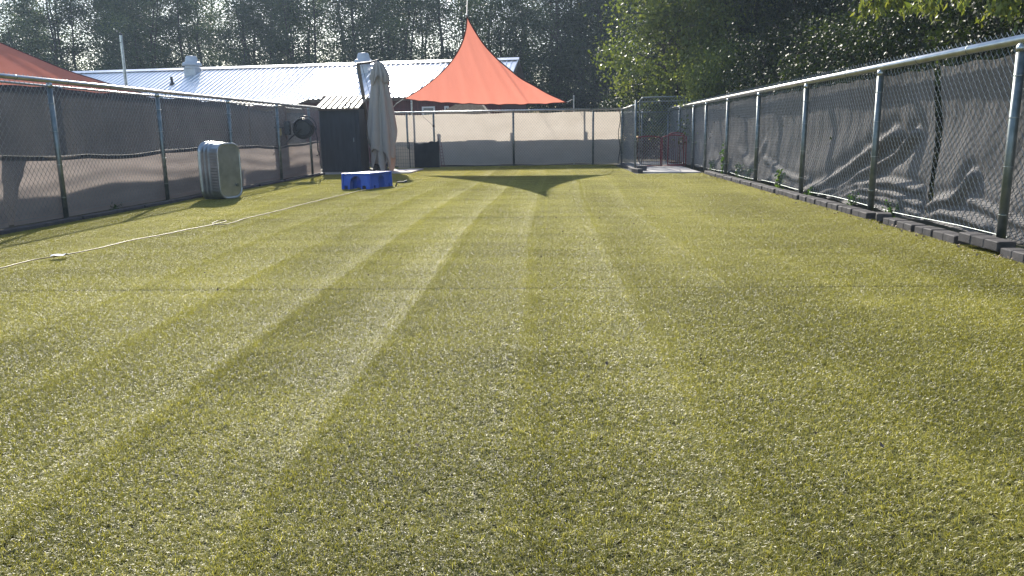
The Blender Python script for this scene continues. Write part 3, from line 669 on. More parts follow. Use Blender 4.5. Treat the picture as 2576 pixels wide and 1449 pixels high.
# ------------------------------------------------------------------ closed cantilever umbrella
def umbrella():
    t = thing('cantilever_umbrella', 'closed taupe cantilever umbrella hanging from a bronze pole', 'umbrella', (-5.25, 23.0, 0))
    b = MB(); b.tube([(-5.25, 22.9, .05), (-5.62, 22.9, 3.07)], .06, 4); b.build('pole', M['pole_brown'], t)
    b = MB(); b.box((-5.25, 22.9, .07), (.9, .12, .06)); b.box((-5.25, 22.9, .07), (.12, .9, .06)); b.build('cross_base', M['dark'], t)
    b = MB(); b.tube([(-5.66, 22.9, 3.10), (-5.2, 22.7, 3.12), (-4.90, 22.3, 3.13)], .035, 8); b.build('arm', M['pole_brown'], t)
    b = MB(); b.tube([(-5.5, 22.85, 3.06), (-5.3, 22.85, 2.2), (-5.22, 22.8, 1.9)], .006, 5); b.build('cable', M['dark'], t)
    b = MB(); b.box((-5.36, 22.84, 1.0), (.12, .12, .22), bev=.02); b.tube([(-5.36, 22.78, 1.0), (-5.36, 22.7, 1.0), (-5.48, 22.7, 1.02)], .012, 6); b.tube([(-5.3, 22.8, .72), (-5.2, 22.75, .66)], .03, 8); b.build('crank_box', M['dark'], t)
    cx, cy = -4.90, 22.3
    def loft(zt, zb, r0, r1, hem, folds, amp, seed, n=112, m=46, bulge=0, pleat=0):
        g = random.Random(seed); ph = [g.uniform(0, 6.28) for _ in range(6)]; rows = []
        for i in range(m+1):
            s = i/m; row = []
            for j in range(n):
                th = 2*math.pi*j/n; zend = zb + hem(th); z = zt + (zend-zt)*s; q = (zt-z)/(zt-zb)
                r = r0 + (r1-r0)*min(1, q*1.35)**.75 + bulge*math.sin(q*math.pi)
                A = amp*min(1, q*2.2+.12)
                f = abs(math.sin(folds*th/2 + ph[0] + .5*math.sin(2*th+ph[2]) + .35*q*math.sin(3*th+ph[3])))**.75
                r *= 1 - A + A*f + .06*math.sin(2*th+ph[1])
                dx = .02*math.sin(q*3+ph[4])
                row.append((cx + r*math.cos(th) + dx + .02*q, cy + r*math.sin(th), z))
            row.append(row[0]); rows.append(row)
        b = MB(); b.grid(np.array(rows)); return b
    hem = lambda th: .40 + .34*math.sin(th*2.0+.9) + .26*math.sin(th*4+1.3) - .10*math.sin(7*th)
    b = loft(3.06, .30, .10, .46, hem, 6, .5, 4); c = b.build('canopy', M['umbrella'], t, smooth=True, solid=.004)
    b = loft(2.2, .10, .20, .36, lambda th: .24+.26*math.sin(th*3+2.2)+.14*math.sin(th*5), 5, .55, 9); b.build('inner_panel', M['umbrella'], c, smooth=True, solid=.004)
    b = loft(3.09, 2.56, .10, .30, lambda th: .10*math.sin(th*4+1)+.05*math.sin(7*th), 11, .4, 6, m=16); b.build('top_vent_flap', M['umbrella'], c, smooth=True, solid=.004)
    b = MB(); b.tube([(cx, cy, 2.9), (cx+.02, cy, .5)], .018, 8); b.lathe([(.03, 3.06), (.05, 3.10), (.03, 3.15), (.01, 3.16)], (cx, cy, 0), 12); b.build('hub', M['dark'], t)
umbrella()

# ------------------------------------------------------------------ wire pen in the corner
t = thing('wire_pen', 'low wire pen panel partly covered with black fabric in front of the tan fence', 'pen', (-4.4, 24.9, 0))
b = MB()
for i in range(11): b.tube([(-5.15+i*.075, 24.75, .05), (-5.15+i*.075, 24.75, .83)], .004, 5)
for i in range(8): b.tube([(-5.15, 24.75, .06+i*.11), (-4.40, 24.75, .06+i*.11)], .004, 5)
b.build('wire_panel', M['galv_dull'], t)
def pen_top(s): return .80 + .02*np.sin(s*6) + .05*(s > .25)
flat_screen(t, (-4.42, 24.78), (-3.66, 25.05), .02, .8, M['black_fabric'], .03, 3, dense=.04, name='black_cover', topfn=lambda s: .78+.07*np.clip((s-.3)*4, 0, 1)+.012*np.sin(s*25))
flat_screen(t, (-4.95, 24.80), (-4.42, 24.78), .02, .6, M['screen_tan'], .03, 6, dense=.04, name='torn_cloth', topfn=lambda s: .70-.35*np.abs(s-.12)+.02*np.sin(s*30))
for x, y, h in ((-4.40, 24.73, .92), (-4.56, 24.73, .84), (-3.66, 25.03, .86)): b = MB(); b.tube([(x, y, 0), (x, y, h)], .013, 6); b.build('stake', M['dark'], t)
t = thing('wire_ladder', 'narrow rusty wire panel standing at the right end of the pen', 'wire panel', (-3.6, 25.1, 0)); b = MB()
b.tube([(-3.60, 25.15, 0), (-3.69, 25.15, 1.03)], .008, 6); b.tube([(-3.50, 25.15, 0), (-3.60, 25.15, .82)], .006, 6)
for i in range(8): b.tube([(-3.605-.008*i, 25.15, .08+.1*i), (-3.51-.010*i, 25.15, .08+.1*i)], .005, 5)
b.build('frame', M['red_metal'], t)

# ------------------------------------------------------------------ wooden post with hose reel
t = thing('wooden_post', 'weathered square wooden post behind the left fence under the hose reel', 'post', (-6.9, 19.6, 0))
b = MB(); b.box((-6.86, 19.6, .92), (.26, .14, 1.84)); b.build('post', M['wood'], t)
t = thing('hose_reel', 'black hose reel with looped hose on the wooden post', 'hose reel', (-6.45, 19.6, 1.25))
cxr = Vector((-6.30, 19.6, 1.27)); ax = Vector((.28, -.96, 0)).normalized(); px = Vector((.96, .28, 0)); pz = Vector((0, 0, 1))
def circ(c, r, n=40, sq=1.0, a0=0, a1=360): return [tuple(c+px*(r*math.cos(R(a0+(a1-a0)*i/n)))+pz*(r*sq*math.sin(R(a0+(a1-a0)*i/n)))) for i in range(n+(0 if a1-a0 == 360 else 1))]
b = MB(); b.tube([cxr-ax*.10, cxr-ax*.07], .23, 32); b.tube([cxr-ax*.07, cxr+ax*.07], .10, 20); b.tube([cxr+ax*.07, cxr+ax*.078], .17, 32); b.build('drum', M['dark'], t)
b = MB(); g = random.Random(5)
for k in range(13): b.tube(circ(cxr+ax*g.uniform(-.06, .09)+px*g.uniform(-.015, .015)+pz*g.uniform(-.02, .01), g.uniform(.17, .25)), .013, 8, closed=True)
b.tube(circ(cxr+ax*.11+px*.05+pz*.03, .27, 30, 1, -20, 120), .013, 8); b.tube([cxr+ax*.1+px*.28+pz*.05, cxr+ax*.1+px*.33-pz*.25, cxr+ax*.1+px*.33-pz*.55, cxr+ax*.1+px*.35-pz*.66, cxr+ax*.1+px*.28-pz*.69], [.013, .013, .018, .016, .01], 8)
b.build('coiled_hose', M['hose_black'], t, smooth=True)
b = MB(); b.tube([cxr+ax*.12-px*.05-pz*.02, cxr+ax*.13-px*.24-pz*.17, cxr+ax*.13-px*.42-pz*.33, cxr+ax*.13-px*.46-pz*.40], [.02, .018, .014, .012], 8); b.build('guide_arm', M['hose_black'], t)
b = MB(); b.box(cxr-px*.38+pz*.01, (.16, .18, .34), rz=.3, bev=.02); b.build('mounting_bracket', M['dark'], t)
b = MB(); b.box(cxr-px*.56-pz*.08-ax*.0, (.05, .09, .18), rz=.3, bev=.01); b.build('valve_box', M['yellow'], t)
b = MB(); b.tube([cxr-px*.72+pz*.03, cxr-px*.6+pz*.02, cxr-px*.45+pz*.03], .014, 6); b.build('pipe', M['dark'], t)

# ------------------------------------------------------------------ shade sails
def sail(name, A, Lc, Rc, vAL, vAR, vLR, label, n=44):
    t = thing(name, label, 'shade sail', tuple(Vector(A)*0+Vector((A[0], A[1], 0))), 'coral shade sails')
    A, Lc, Rc = [np.array(q, float) for q in (A, Lc, Rc)]; vAL, vAR, vLR = [np.array(q, float) for q in (vAL, vAR, vLR)]
    def pt(a, b, c):
        w = (.010*math.sin(b*46+a*14+1.5*math.sin(c*6)) + .006*math.sin(b*90+a*31))*min(1, 12*a*c+12*b*c+.1)*(1-a*.6)
        return a*A+b*Lc+c*Rc + 4*a*b*vAL*(1-c)+4*a*c*vAR*(1-b)+4*b*c*vLR*(1-a)**1.2 + np.array([0, 0, w])
    idx = {}; V = []; Fs = []
    for i in range(n+1):
        for j in range(n+1-i): idx[i, j] = len(V); V.append(tuple(pt(i/n, j/n, (n-i-j)/n)))
    for i in range(n):
        for j in range(n-i):
            Fs.append((idx[i, j], idx[i+1, j], idx[i, j+1]))
            if i+j < n-1: Fs.append((idx[i+1, j], idx[i+1, j+1], idx[i, j+1]))
    b = MB(); b.add(V, Fs); c = b.build('sail_cloth', M['sail'], t, smooth=True)
    b = MB()
    for e in (lambda s: pt(s, 1-s, 0), lambda s: pt(s, 0, 1-s), lambda s: pt(0, s, 1-s)): b.tube([tuple(e(k/40)) for k in range(41)], .016, 6)
    b.build('edge_webbing', M['sail_edge'], t)
    for P in (A, Lc, Rc): b = MB(); b.tube([tuple(P+np.array([.03*math.cos(q), 0, .03*math.sin(q)])) for q in np.linspace(0, 5.6, 9)], .006, 6, closed=True); b.build('corner_ring', M['galv'], t)
    return t
SA, SL, SR = (-2.05, 19.4, 3.86), (-4.48, 23.7, 2.13), (.42, 22.6, 1.90)
sail('shade_sail', SA, SL, SR, (.50, -.05, -.05), (-.40, 0, -.10), (0, -.45, -.12), 'coral triangular shade sail peaked high over the far end of the yard')
sail('shade_sail', (-16.8, 19, 5.2), (-15.9, 16, 2.0), (-11.21, 22, 2.24), (.6, 0, 0), (.15, 0, -.42), (0, .2, .10), 'coral shade sail sloping down behind the left fence')
def rope(name, pts, label, r=.008, m='rope'):
    t = thing(name, label, 'rope', (pts[0][0], pts[0][1], 0)); b = MB(); b.tube(pts, r, 6); b.build('line', M[m], t)
rope('sail_rope', [SA, (-2.9, 28, 6.1), (-4.0, 38, 8.9), (-5.5, 52, 13.0)], 'thin line rising from the peak of the far shade sail', .009)
def pole(name, x, y, h, r, label, m='galv'):
    t = thing(name, label, 'pole', (x, y, 0), 'poles holding the shade sails'); b = MB(); b.tube([(x, y, 0), (x, y, h)], r, 10); p = b.build('pole', M[m], t, smooth=False)
    b = MB(); b.lathe([(r+.004, h-.03), (r+.006, h), (r*.5, h+.03), (.002, h+.035)], (x, y, 0), 10); b.build('cap', M['dark'], p)
    b = MB(); b.tube([(x, y-.04, h-.25), (x, y-.10, h-.25)], .012, 6); b.build('eye_bolt', M['dark'], p)
pole('sail_pole', -5.45, 26.3, 2.62, .028, 'thin grey pole right behind the closed umbrella')
pole('sail_pole', -4.66, 26.0, 2.36, .030, 'grey pole under the left corner of the far shade sail')
pole('sail_pole', .72, 26.6, 2.3, .028, 'grey pole hidden under the right corner of the far shade sail')
pole('flag_pole', -13.2, 24.0, 4.22, .045, 'tall grey pole standing left of the barn in front of the trees')
rope('guy_line', [(-5.45, 26.25, 1.85), (-4.9, 24.6, 2.02), SL], 'pale guy line from the thin pole to the far shade sail corner', .012)
rope('guy_line', [SR, (.6, 24.5, 2.05), (.72, 26.5, 2.1)], 'short guy line at the right corner of the far shade sail', .01)

# ------------------------------------------------------------------ barn
bt = thing('barn', 'long low dark red barn with a bright ribbed metal roof', 'barn', (-12, 32, 0))
E0 = Vector((-8.81, 31.0, 2.50)); dv = Vector((.9945, -.1045, 0)); nv = Vector((.1045, .9945, 0)); TL, TR = -26.0, 7.05
def bp(s, q, z): v = E0 + dv*s + nv*q; return (v.x, v.y, z)
b = MB(); zt = 2.42
b.add([bp(TL+.2, .25, -.05), bp(TR-.2, .25, -.05), bp(TR-.2, .25, zt), bp(TL+.2, .25, zt), bp(TL+.2, 7.2, -.05), bp(TR-.2, 7.2, -.05), bp(TR-.2, 7.2, zt), bp(TL+.2, 7.2, zt), bp(TR-.2, 3.72, 4.02), bp(TL+.2, 3.72, 4.02)],
      [(0, 1, 2, 3), (5, 4, 7, 6), (1, 5, 6, 8, 2), (4, 0, 3, 9, 7)])
for i in range(82):
    s = TL+.3+i*.4
    if s < TR-.25: v = E0+dv*s+nv*.235; b.box((v.x, v.y, 1.2), (.03, .022, 2.4), rz=-.1047)
b.build('wall', M['red_wall'], bt)
rf = ribbed_roof([bp(TL, -.12, 2.50), bp(TR, -.12, 2.50), bp(TR, 3.72, 4.15), bp(TL, 3.72, 4.15)], 150, 0, .030, M['roof'], bt)
ribbed_roof([bp(TR, 7.56, 2.50), bp(TL, 7.56, 2.50), bp(TL, 3.72, 4.15), bp(TR, 3.72, 4.15)], 150, 0, .030, M['roof'], bt)
b = MB(); b.add([bp(TL-.02, 3.46, 4.09), bp(TR+.02, 3.46, 4.09), bp(TR+.02, 3.72, 4.205), bp(TL-.02, 3.72, 4.205), bp(TR+.02, 3.98, 4.09), bp(TL-.02, 3.98, 4.09)], [(0, 1, 2, 3), (3, 2, 4, 5)]); b.build('ridge_cap', M['roof'], rf, solid=.004)
v = E0 + dv*((TL+TR)/2) + nv*(-.06); b = MB(); b.box((v.x, v.y, 2.42), (TR-TL, .05, .10), rz=-.1047); b.build('fascia', M['trim'], bt)
b = MB(); b.add([bp(TR+.012, -.12, 2.48), bp(TR+.012, 3.72, 4.13), bp(TR+.012, 3.72, 3.97), bp(TR+.012, -.12, 2.33)], [(3, 2, 1, 0)]); b.build('rake_trim', M['trim'], bt, solid=.02)
def vent(s, q, k, flare):
    v = E0+dv*s+nv*q; zb = 2.50+(q+.12)*.4297; x, y = v.x, v.y; b = MB()
    b.box((x, y, zb-.05), (.52*k, .52*k, .56), rz=-.1047); b.lathe([(.36*k, .26), (.36*k, .30), (.30*k, .31), (.30*k, .37), (.41*k, .39), (.42*k, .42), (.38*k, .52), (.29*k, .55), (.24*k, .76), (.21*k, .80), (.06, .82)], (x, y, zb-.05), 28)
    o = b.build('roof_vent', M['vent'], rf)
    return o
vent(-7.62, 3.1, 1.0, 0); vent(.50, 2.75, .98, 0)
v = E0+dv*(-7.9)+nv*1.9
b = MB(); b.tube([(v.x, v.y, 3.3), (v.x-.03, v.y, 3.68)], .055, 10); b.lathe([(.14, 3.36), (.06, 3.44)], (v.x, v.y, 0), 12); b.build('vent_pipe', M['dark'], rf)
v = E0+dv*(-7.4)+nv*.5; b = MB(); b.tube([(v.x, v.y, 2.7), (v.x, v.y, 3.05)], .045, 10); b.build('vent_pipe', M['galv_dull'], rf)
for s0, s1 in ((3.72, 4.18), (4.62, 4.74), (5.35, 5.65)):
    c = (s0+s1)/2; v = E0+dv*c+nv*.215; b = MB(); wd = s1-s0
    for dx in (-wd/2, wd/2): q = v+dv*dx; b.box((q.x, q.y, 1.45), (.06, .05, 1.3), rz=-.1047)
    for z in (.8, 2.1): b.box((v.x, v.y, z), (wd+.06, .052, .06), rz=-.1047)
    w_ = b.build('window', M['white'], bt); b = MB(); q = v+nv*.012; b.box((q.x, q.y, 1.45), (wd, .02, 1.28), rz=-.1047); b.build('pane', M['glass'], w_)

t = thing('lean_to', 'low shed with a pale corrugated roof behind the left fence', 'shed', (-9.6, 25, 0))
b = MB(); b.box((-9.4, 25.4, 1.0), (2.2, 1.2, 1.96)); b.build('wall', M['trim'], t)
ribbed_roof([(-10.7, 24.6, 2.06), (-8.15, 24.6, 2.02), (-8.10, 25.9, 2.24), (-10.6, 25.9, 2.28)], 14, 0, .03, M['shed_roof'], t)
t = thing('timber_post', 'stout brown timber post topped by a lump behind the shed roof', 'post', (-7.6, 26, 0)); b = MB()
b.tube([(-7.55, 25.6, 0), (-7.5, 25.6, 1.9), (-7.42, 25.6, 2.25), (-7.40, 25.6, 2.36)], [.16, .17, .15, .08], 10); b.build('post', M['wood'], t)
t = thing('dog_house', 'beige roofed dog house peeking over the tan fence', 'dog house', (-3.2, 28, 0)); b = MB(); b.box((-3.3, 28.2, .7), (1.3, 1.0, 1.4)); b.build('wall', M['wood_pale'], t)
b = MB(); b.add([(-4.15, 27.6, 1.70), (-3.4, 27.6, 2.08), (-2.5, 27.6, 2.08), (-2.2, 27.6, 1.70), (-4.15, 28.9, 1.70), (-3.4, 28.9, 2.08), (-2.5, 28.9, 2.08), (-2.2, 28.9, 1.70)], [(0, 1, 5, 4), (1, 2, 6, 5), (2, 3, 7, 6), (3, 2, 1, 0), (4, 5, 6, 7), (0, 4, 7, 3)]); b.build('roof', M['beige'], t)

# ------------------------------------------------------------------ trees
def leaves(g, P, size, tint, droop=.0, long=1.7):
    """one diamond leaf (two triangles, folded) per point"""
    n = len(P); d = g.normal(0, 1, (n, 3)); d[:, 2] -= droop; d /= np.linalg.norm(d, axis=1)[:, None]
    a = g.normal(0, 1, (n, 3)); a[:, 2] += .6; a -= d*(a*d).sum(1)[:, None]; a /= np.linalg.norm(a, axis=1)[:, None]
    nrm = a; sd_ = np.cross(d, nrm); s = size*g.uniform(.65, 1.3, n)[:, None]
    A = P - d*s*.5; B = P + d*s*.5; m = P - d*s*.06
    V = np.stack([A, m + sd_*s*.5/long + nrm*s*.08, B - nrm*s*.04, m - sd_*s*.5/long + nrm*s*.08], 1).reshape(-1, 3)
    Q = np.arange(n*4).reshape(n, 4); return V, Q
def grow(seed, H, rad, base, nstem, nleaf, lsize, clump=.5, ncl=110, droop=0., flat=.75, envelope='tall', spread=.5, tmean=.45, trunk_r=.14, young=.05):
    """returns trunk mesh builder and crown arrays; origin at the foot"""
    g = np.random.default_rng(seed); tb = MB(); tips = []
    for k in range(nstem):
        th = g.random()*6.28; x0, y0 = (.35*math.cos(th)*(nstem > 1)*spread*2, .35*math.sin(th)*(nstem > 1)*spread*2)
        top = H*g.uniform(.78, .97); ln = spread*g.uniform(.4, 1.2); P = []; rr = []; n = 9
        wob = g.normal(0, .12, (n+1, 2))
        for i in range(n+1):
            s = i/n; P.append((x0+math.cos(th)*ln*s*rad*.5+wob[i, 0]*s, y0+math.sin(th)*ln*s*rad*.5+wob[i, 1]*s, s*top)); rr.append(trunk_r*(1-s)**.8*(.7 if nstem > 2 else 1)+.012)
        tb.tube(P, rr, 7)
        nb = 12
        for j in range(nb):
            s = g.uniform(max(.08, base/H*.8), .95); i = int(s*n); q = np.array(P[i])*(1-(s*n-i))+np.array(P[min(i+1, n)])*(s*n-i)
            a2 = g.random()*6.28; Lb = rad*g.uniform(.45, 1.0)*(1.15-s*.6); up = g.uniform(.15, .8)
            B = [tuple(q+np.array([math.cos(a2)*Lb*t, math.sin(a2)*Lb*t, up*Lb*t+.12*Lb*math.sin(t*3)])) for t in (0, .33, .66, 1)]
            r0 = trunk_r*(1-s)*.5+.014; tb.tube(B, [r0, r0*.7, r0*.45, .006], 5); tips += [np.array(B[2]), np.array(B[3])]
    C = []
    while len(C) < ncl:
        z = g.uniform(base, H); s = (z-base)/(H-base)
        if envelope == 'tall': R0 = rad*(.62+.38*math.sin(min(1, s*1.15)*math.pi*.85+.35))*(1-.55*max(0, s-.72)/.28)
        else: R0 = rad*math.sqrt(max(.05, 1-(2*s-1)**2*.8))
        r = R0*g.random()**.42*g.uniform(.75, 1.12); th = g.random()*6.28; C.append((r*math.cos(th), r*math.sin(th), z))
    C = np.array(C); T = np.array(tips); T = T[T[:, 2] > base*.8]
    C = np.concatenate([C, T]) if len(T) else C
    w = g.gamma(1.6, 1, len(C)); w /= w.sum(); i = g.choice(len(C), nleaf, p=w)
    cs = clump*g.uniform(.55, 1.35, len(C))
    off = g.normal(0, 1, (nleaf, 3))*cs[i][:, None]*np.array([1, 1, flat]); P = C[i]+off
    ct = np.clip(g.normal(tmean, .19, len(C)), 0, .85); tint = np.clip(ct[i]+g.normal(0, .07, nleaf)+(g.random(nleaf) < young)*.4, 0, 1)
    P[:, 2] = np.maximum(P[:, 2], .05)
    V, Q = leaves(g, P, lsize, tint, droop); return tb, V, Q, tint
def tree_proto(lm, **k):
    tb, V, Q, tint = grow(**k); Vt = np.concatenate(tb.v)
    tm = bpy.data.meshes.new('trunk'); tm.from_pydata(Vt.tolist(), [], tb.f); tm.update(); tm.materials.append(M['bark'])
    return tm, fast_mesh('crown', V, Q, lm, tint)
def plant_tree(name, pr, loc, rz, sc, label, group, cat='tree'):
    t = thing(name, label, cat, loc, group); t.rotation_euler = (0, 0, rz); t.scale = sc
    link_mesh('trunk', pr[0], t); link_mesh('crown', pr[1], t); return t
far = [tree_proto(M['leaf_far'], seed=20+i, H=h, rad=rd, base=bs, nstem=ns, nleaf=37000, lsize=.13, clump=.46, ncl=360, tmean=.42, trunk_r=.15, spread=.7)
       for i, (h, rd, bs, ns) in enumerate(((15.5, 2.4, 1.6, 3), (16.5, 2.2, 2.4, 2), (14.5, 2.6, 1.2, 3), (17, 2.3, 2.0, 4), (15, 2.5, 1.8, 2)))]
gq = random.Random(11); G1 = 'tall trees in a row beyond the barn'
order = ['first', 'second', 'third', 'fourth', 'fifth', 'sixth', 'seventh', 'eighth', 'ninth', 'tenth', 'eleventh', 'twelfth', 'thirteenth', 'fourteenth', 'fifteenth', 'sixteenth', 'seventeenth', 'eighteenth', 'nineteenth', 'twentieth']
for i in range(17):
    x = -41 + i*3.15 + gq.uniform(-.6, .6); y = 50 + gq.uniform(-1.5, 1.5); s = gq.uniform(.92, 1.1)
    if i == 1: s = .74
    if i == 2: s = .98
    plant_tree('broadleaf_tree', far[i % 5], (x, y, -.05), gq.uniform(0, 6.28), (s, s, s*.79), 'tall backlit tree in the front row beyond the barn, %s from the left' % order[i], G1)
for i in range(16):
    x = -45 + i*3.9 + gq.uniform(-.8, .8); y = 56.5 + gq.uniform(-1.5, 1.5); s = gq.uniform(.9, 1.05)
    if i in (1, 2): s *= .8
    plant_tree('broadleaf_tree', far[(i*3+1) % 5], (x, y, -.05), gq.uniform(0, 6.28), (s*1.15, s*1.15, s*.98), 'tall backlit tree in the rear row beyond the barn, %s from the left' % order[i], G1)

G2 = 'trees and shrubs beyond the right fence'
lime = tree_proto(M['leaf_lime'], seed=41, H=9.0, rad=2.5, base=.7, nstem=3, nleaf=30000, lsize=.125, clump=.34, ncl=260, droop=.7, tmean=.5, trunk_r=.11, envelope='round', young=.07)
darkp = [tree_proto(M['leaf_dark'], seed=50+i, H=h, rad=rd, base=bs, nstem=3, nleaf=nl, lsize=ls*.85, clump=.30, ncl=300, droop=.3, tmean=.36, trunk_r=.12, envelope='round', young=.02)
         for i, (h, rd, bs, nl, ls) in enumerate(((8.5, 2.5, .1, 62000, .085), (9.5, 2.7, .1, 62000, .09), (7.5, 2.3, .0, 56000, .08)))]
bush = [tree_proto(M['leaf_dark'], seed=60+i, H=3.3, rad=1.35, base=.1, nstem=4, nleaf=16000, lsize=.07, clump=.22, ncl=150, droop=.2, tmean=.42, trunk_r=.04, envelope='round', young=.05) for i in range(2)]
plant_tree('box_elder_tree', lime, (4.4, 29.0, 0), .4, (1.15, 1, 1.02), 'bright lime green tree behind the red gates, hanging lowest to the left', G2)
plant_tree('box_elder_tree', lime, (6.1, 27.2, 0), 2.4, (.9, .9, 1.05), 'lime green tree just right of the gate, darker at its core', G2)
pos = [(5.6, 33, 0, 1.15), (8.8, 31, 1, 1.2), (8.2, 26.5, 2, 1.1), (7.6, 22.8, 0, 1.0), (8.1, 19.2, 1, .95), (7.8, 15.8, 2, 1.0), (8.2, 12.4, 0, .98), (8.3, 9.0, 1, .95), (11.5, 22, 1, 1.2), (11.8, 16, 0, 1.2), (11.8, 10, 1, 1.2), (2.2, 49, 2, 1.5)]
nm = ['behind the lime tree', 'far right of the lime tree', 'behind the gate corner', 'rising over the far right posts', 'over the fourth right post', 'over the middle of the right fence', 'over the gap in the right screen', 'nearest the camera at the right edge', 'in the second row over the far posts', 'in the second row over the middle', 'in the second row nearest the camera', 'in deep shade between the barn and the lime tree']
for (x, y, k, s), l in zip(pos, nm): plant_tree('dense_tree', darkp[k], (x, y, -.05), x*7+y, (s, s, s), 'dense dark glossy leaved tree %s' % l, G2)
for i, (x, y, s, l) in enumerate(((5.6, 23.6, .95, 'just behind the last fence post'), (5.7, 20.2, 1.0, 'over the third bay from the gate'), (5.8, 17.0, .95, 'over the fourth bay from the gate'), (5.9, 14.0, .9, 'over the middle bay'), (6.0, 11.2, .9, 'over the bay with the wrinkled screen'), (6.1, 8.6, .85, 'behind the nearest bay'))):
    plant_tree('shrub', bush[i % 2], (x, y, -.02), i*1.3, (s, s, s), 'glossy dark shrub growing against the right fence, %s' % l, G2, 'shrub')

limeb = tree_proto(M['leaf_lime'], seed=71, H=3.4, rad=1.3, base=.3, nstem=3, nleaf=12000, lsize=.10, clump=.26, ncl=110, droop=.5, tmean=.55, trunk_r=.04, envelope='round', young=.08)
plant_tree('shrub', limeb, (5.15, 23.8, 0), .6, (.9, .9, 1.0), 'yellow green leafy shrub rising over the right end of the gate', G2, 'shrub')
plant_tree('shrub', bush[0], (3.2, 29.4, 0), 2.2, (1.2, 1.0, .9), 'dark shrub seen through the gate mesh', G2, 'shrub')
# overhanging branch at the upper right
def overhang():
    g = np.random.default_rng(77); t = thing('overhanging_tree', 'tree whose yellow green leafy twigs hang in at the top right', 'tree', (6.9, 9.6, 0)); b = MB()
    b.tube([(6.9, 9.6, 0), (6.85, 9.7, 1.8), (6.6, 9.8, 3.1), (6.3, 9.9, 3.9)], [.13, .11, .09, .07], 8)
    P = []; T = []
    limbs = [[(6.3, 9.9, 3.9), (5.6, 9.8, 3.5), (5.0, 9.7, 2.95), (4.35, 9.75, 2.52)], [(6.3, 9.9, 3.9), (5.5, 9.2, 3.5), (5.0, 8.8, 2.8), (4.62, 8.6, 2.26)], [(6.3, 9.9, 3.9), (5.2, 10.6, 3.6), (4.6, 10.9, 3.05), (4.18, 10.9, 2.68)],
             [(6.3, 9.9, 3.9), (5.7, 8.7, 3.4), (5.2, 8.2, 2.8), (4.85, 8.0, 2.36)], [(6.3, 9.9, 3.9), (5.3, 9.4, 3.6), (4.8, 9.1, 3.0), (4.45, 9.0, 2.58)], [(6.3, 9.9, 3.9), (6.0, 8.8, 3.3), (5.6, 8.3, 2.8), (5.2, 8.1, 2.5)], [(6.3, 9.9, 3.9), (5.6, 10.6, 3.4), (4.9, 11.0, 3.0), (4.6, 11.2, 2.78)]]
    for Lm in limbs:
        sp = smooth_path(Lm, 8, .0); b.tube([tuple(p) for p in sp], list(np.linspace(.04, .005, len(sp))), 6)
        for p in sp[10:]:
            for k in range(2):
                a = g.random()*6.28; e = Vector((math.cos(a)*.22, math.sin(a)*.22, -.16+g.normal(0, .05))); b.tube([tuple(p), tuple(p+e*.6), tuple(p+e+Vector((0, 0, -.05)))], [.005, .004, .002], 4)
                for s in np.linspace(.25, 1, 5):
                    for q in range(3): P.append(p+e*float(s)+Vector(g.normal(0, .03, 3))); T.append(np.clip(g.normal(.78, .16), 0, 1))
    b.build('trunk', M['bark'], t); V, Q = leaves(g, np.array([tuple(p) for p in P]), .115, None, 1.8, 3.0); V = V - np.array([6.9, 9.6, 0])
    link_mesh('crown', fast_mesh('crown', V, Q, M['leaf_lime'], np.array(T)), t)
overhang()

# weeds at the fence foot
def weed(x, y, h, w, n, ls, label, seed, bright=.5, dy=.2):
    g = np.random.default_rng(seed); t = thing('weed', label, 'plant', (x, y, 0), 'weeds along the fence foot'); b = MB(); P = []
    for k in range(max(3, n//28)):
        a = g.random()*6.28; hh = h*g.uniform(.55, 1); q = [(x+math.cos(a)*w*s*.7*s, y+math.sin(a)*dy*s*s, hh*s) for s in (0, .35, .7, 1)]; b.tube(q, [.005, .004, .003, .002], 4)
        for s in g.random(28): i = min(2, int(s*3)); f_ = s*3-i; P.append([q[i][c]*(1-f_)+q[i+1][c]*f_+g.normal(0, .03) for c in range(3)])
    b.build('stem', M['leaf_weed'], t); P = np.array(P); P[:, 2] = np.maximum(P[:, 2], .03)
    V, Q = leaves(g, P, ls, None, 0, 1.5); link_mesh('foliage', fast_mesh('foliage', V-np.array([x, y, 0]), Q, M['leaf_weed'], np.clip(g.normal(bright, .15, len(P)), 0, 1)), t)
weed(4.03, 18.5, .75, .05, 190, .085, 'tallest leafy weed at the right fence foot near the gate', 1, .62)
weed(4.03, 19.9, .45, .05, 120, .075, 'dark bushy weed just left of the tallest weed', 2, .3)
weed(4.02, 17.0, .42, .06, 140, .085, 'broad leaved weed right of the tallest weed', 3, .5)
weed(4.02, 16.3, .34, .05, 90, .075, 'small dark weed beside the fourth fence post', 4, .4)
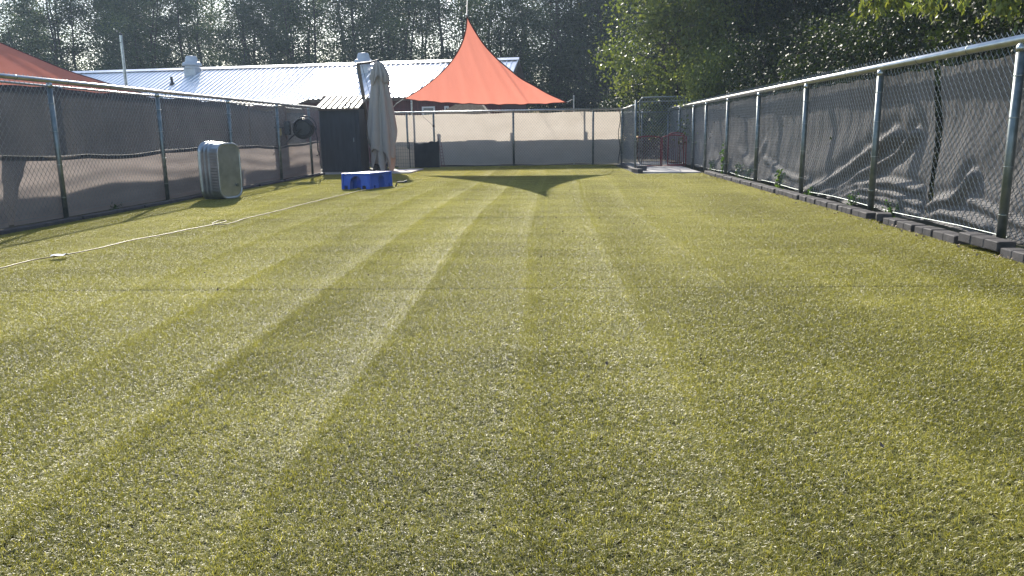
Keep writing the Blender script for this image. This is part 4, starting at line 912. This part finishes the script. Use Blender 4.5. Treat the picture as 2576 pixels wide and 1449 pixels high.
weed(4.0, 13.9, .40, .04, 50, .075, 'yellow green sprig poking through the charcoal screen', 5, .85, .05)
weed(4.0, 12.2, .18, .04, 60, .05, 'low weed at the third post from the camera', 6, .5)
weed(4.0, 10.6, .22, .05, 90, .05, 'low leafy weed under the wrinkled screen', 7, .5)
weed(4.0, 9.3, .20, .05, 90, .045, 'low dark weed just past the skewed edging block', 8, .4)
weed(4.05, 6.15, .55, .07, 170, .06, 'dark bushy weed at the right edge of the picture', 9, .25)
weed(-6.66, 11.4, .14, .03, 90, .04, 'low dark weeds under the left fence screen', 10, .3)
# leaf litter and debris specks
g = np.random.default_rng(5); P = np.stack([3.70-np.abs(g.normal(0, .10, 240)), g.uniform(5.5, 19.5, 240), np.full(240, .034)], 1)
V, Q = leaves(g, P, .028, None, 0, 1.4); o = link_mesh('leaf_litter', fast_mesh('leaf_litter', V, Q, M['wood_pale'], None)); o['kind'] = 'stuff'; tag(o, 'scattered dry leaf litter along the right edging blocks', 'leaf litter')

# ------------------------------------------------------------------ air
m = bpy.data.materials.new('haze_air'); m.use_nodes = True; nt = m.node_tree; nt.nodes.remove(nt.nodes['Principled BSDF'])
pv = nt.nodes.new('ShaderNodeVolumePrincipled'); pv.inputs['Color'].default_value = (.62, .78, 1.0, 1); pv.inputs['Density'].default_value = .0009; pv.inputs['Anisotropy'].default_value = .35  # haze volume, which also stands in for veiling lens glare
nt.links.new(pv.outputs[0], nt.nodes['Material Output'].inputs['Volume'])
b = MB(); b.box((0, 37.5, 10.5), (190, 125, 23.2)); hz = b.build('haze', m); hz['kind'] = 'stuff'; tag(hz, 'thin bluish haze over the yard and trees, also standing in for lens glare', 'haze')

# specks of debris lying on the turf
g = np.random.default_rng(15); n = 130; yy = g.uniform(2.2, 20, n); P = np.stack([g.uniform(-.62, .5, n)*np.minimum(yy, 7), yy, np.full(n, .026)], 1)
V, Q = leaves(g, P, .020, None, 0, 1.6); o = link_mesh('debris', fast_mesh('debris', V, Q, M['trim'], None)); o['kind'] = 'stuff'; tag(o, 'tiny brown specks of dry debris scattered on the turf', 'debris')
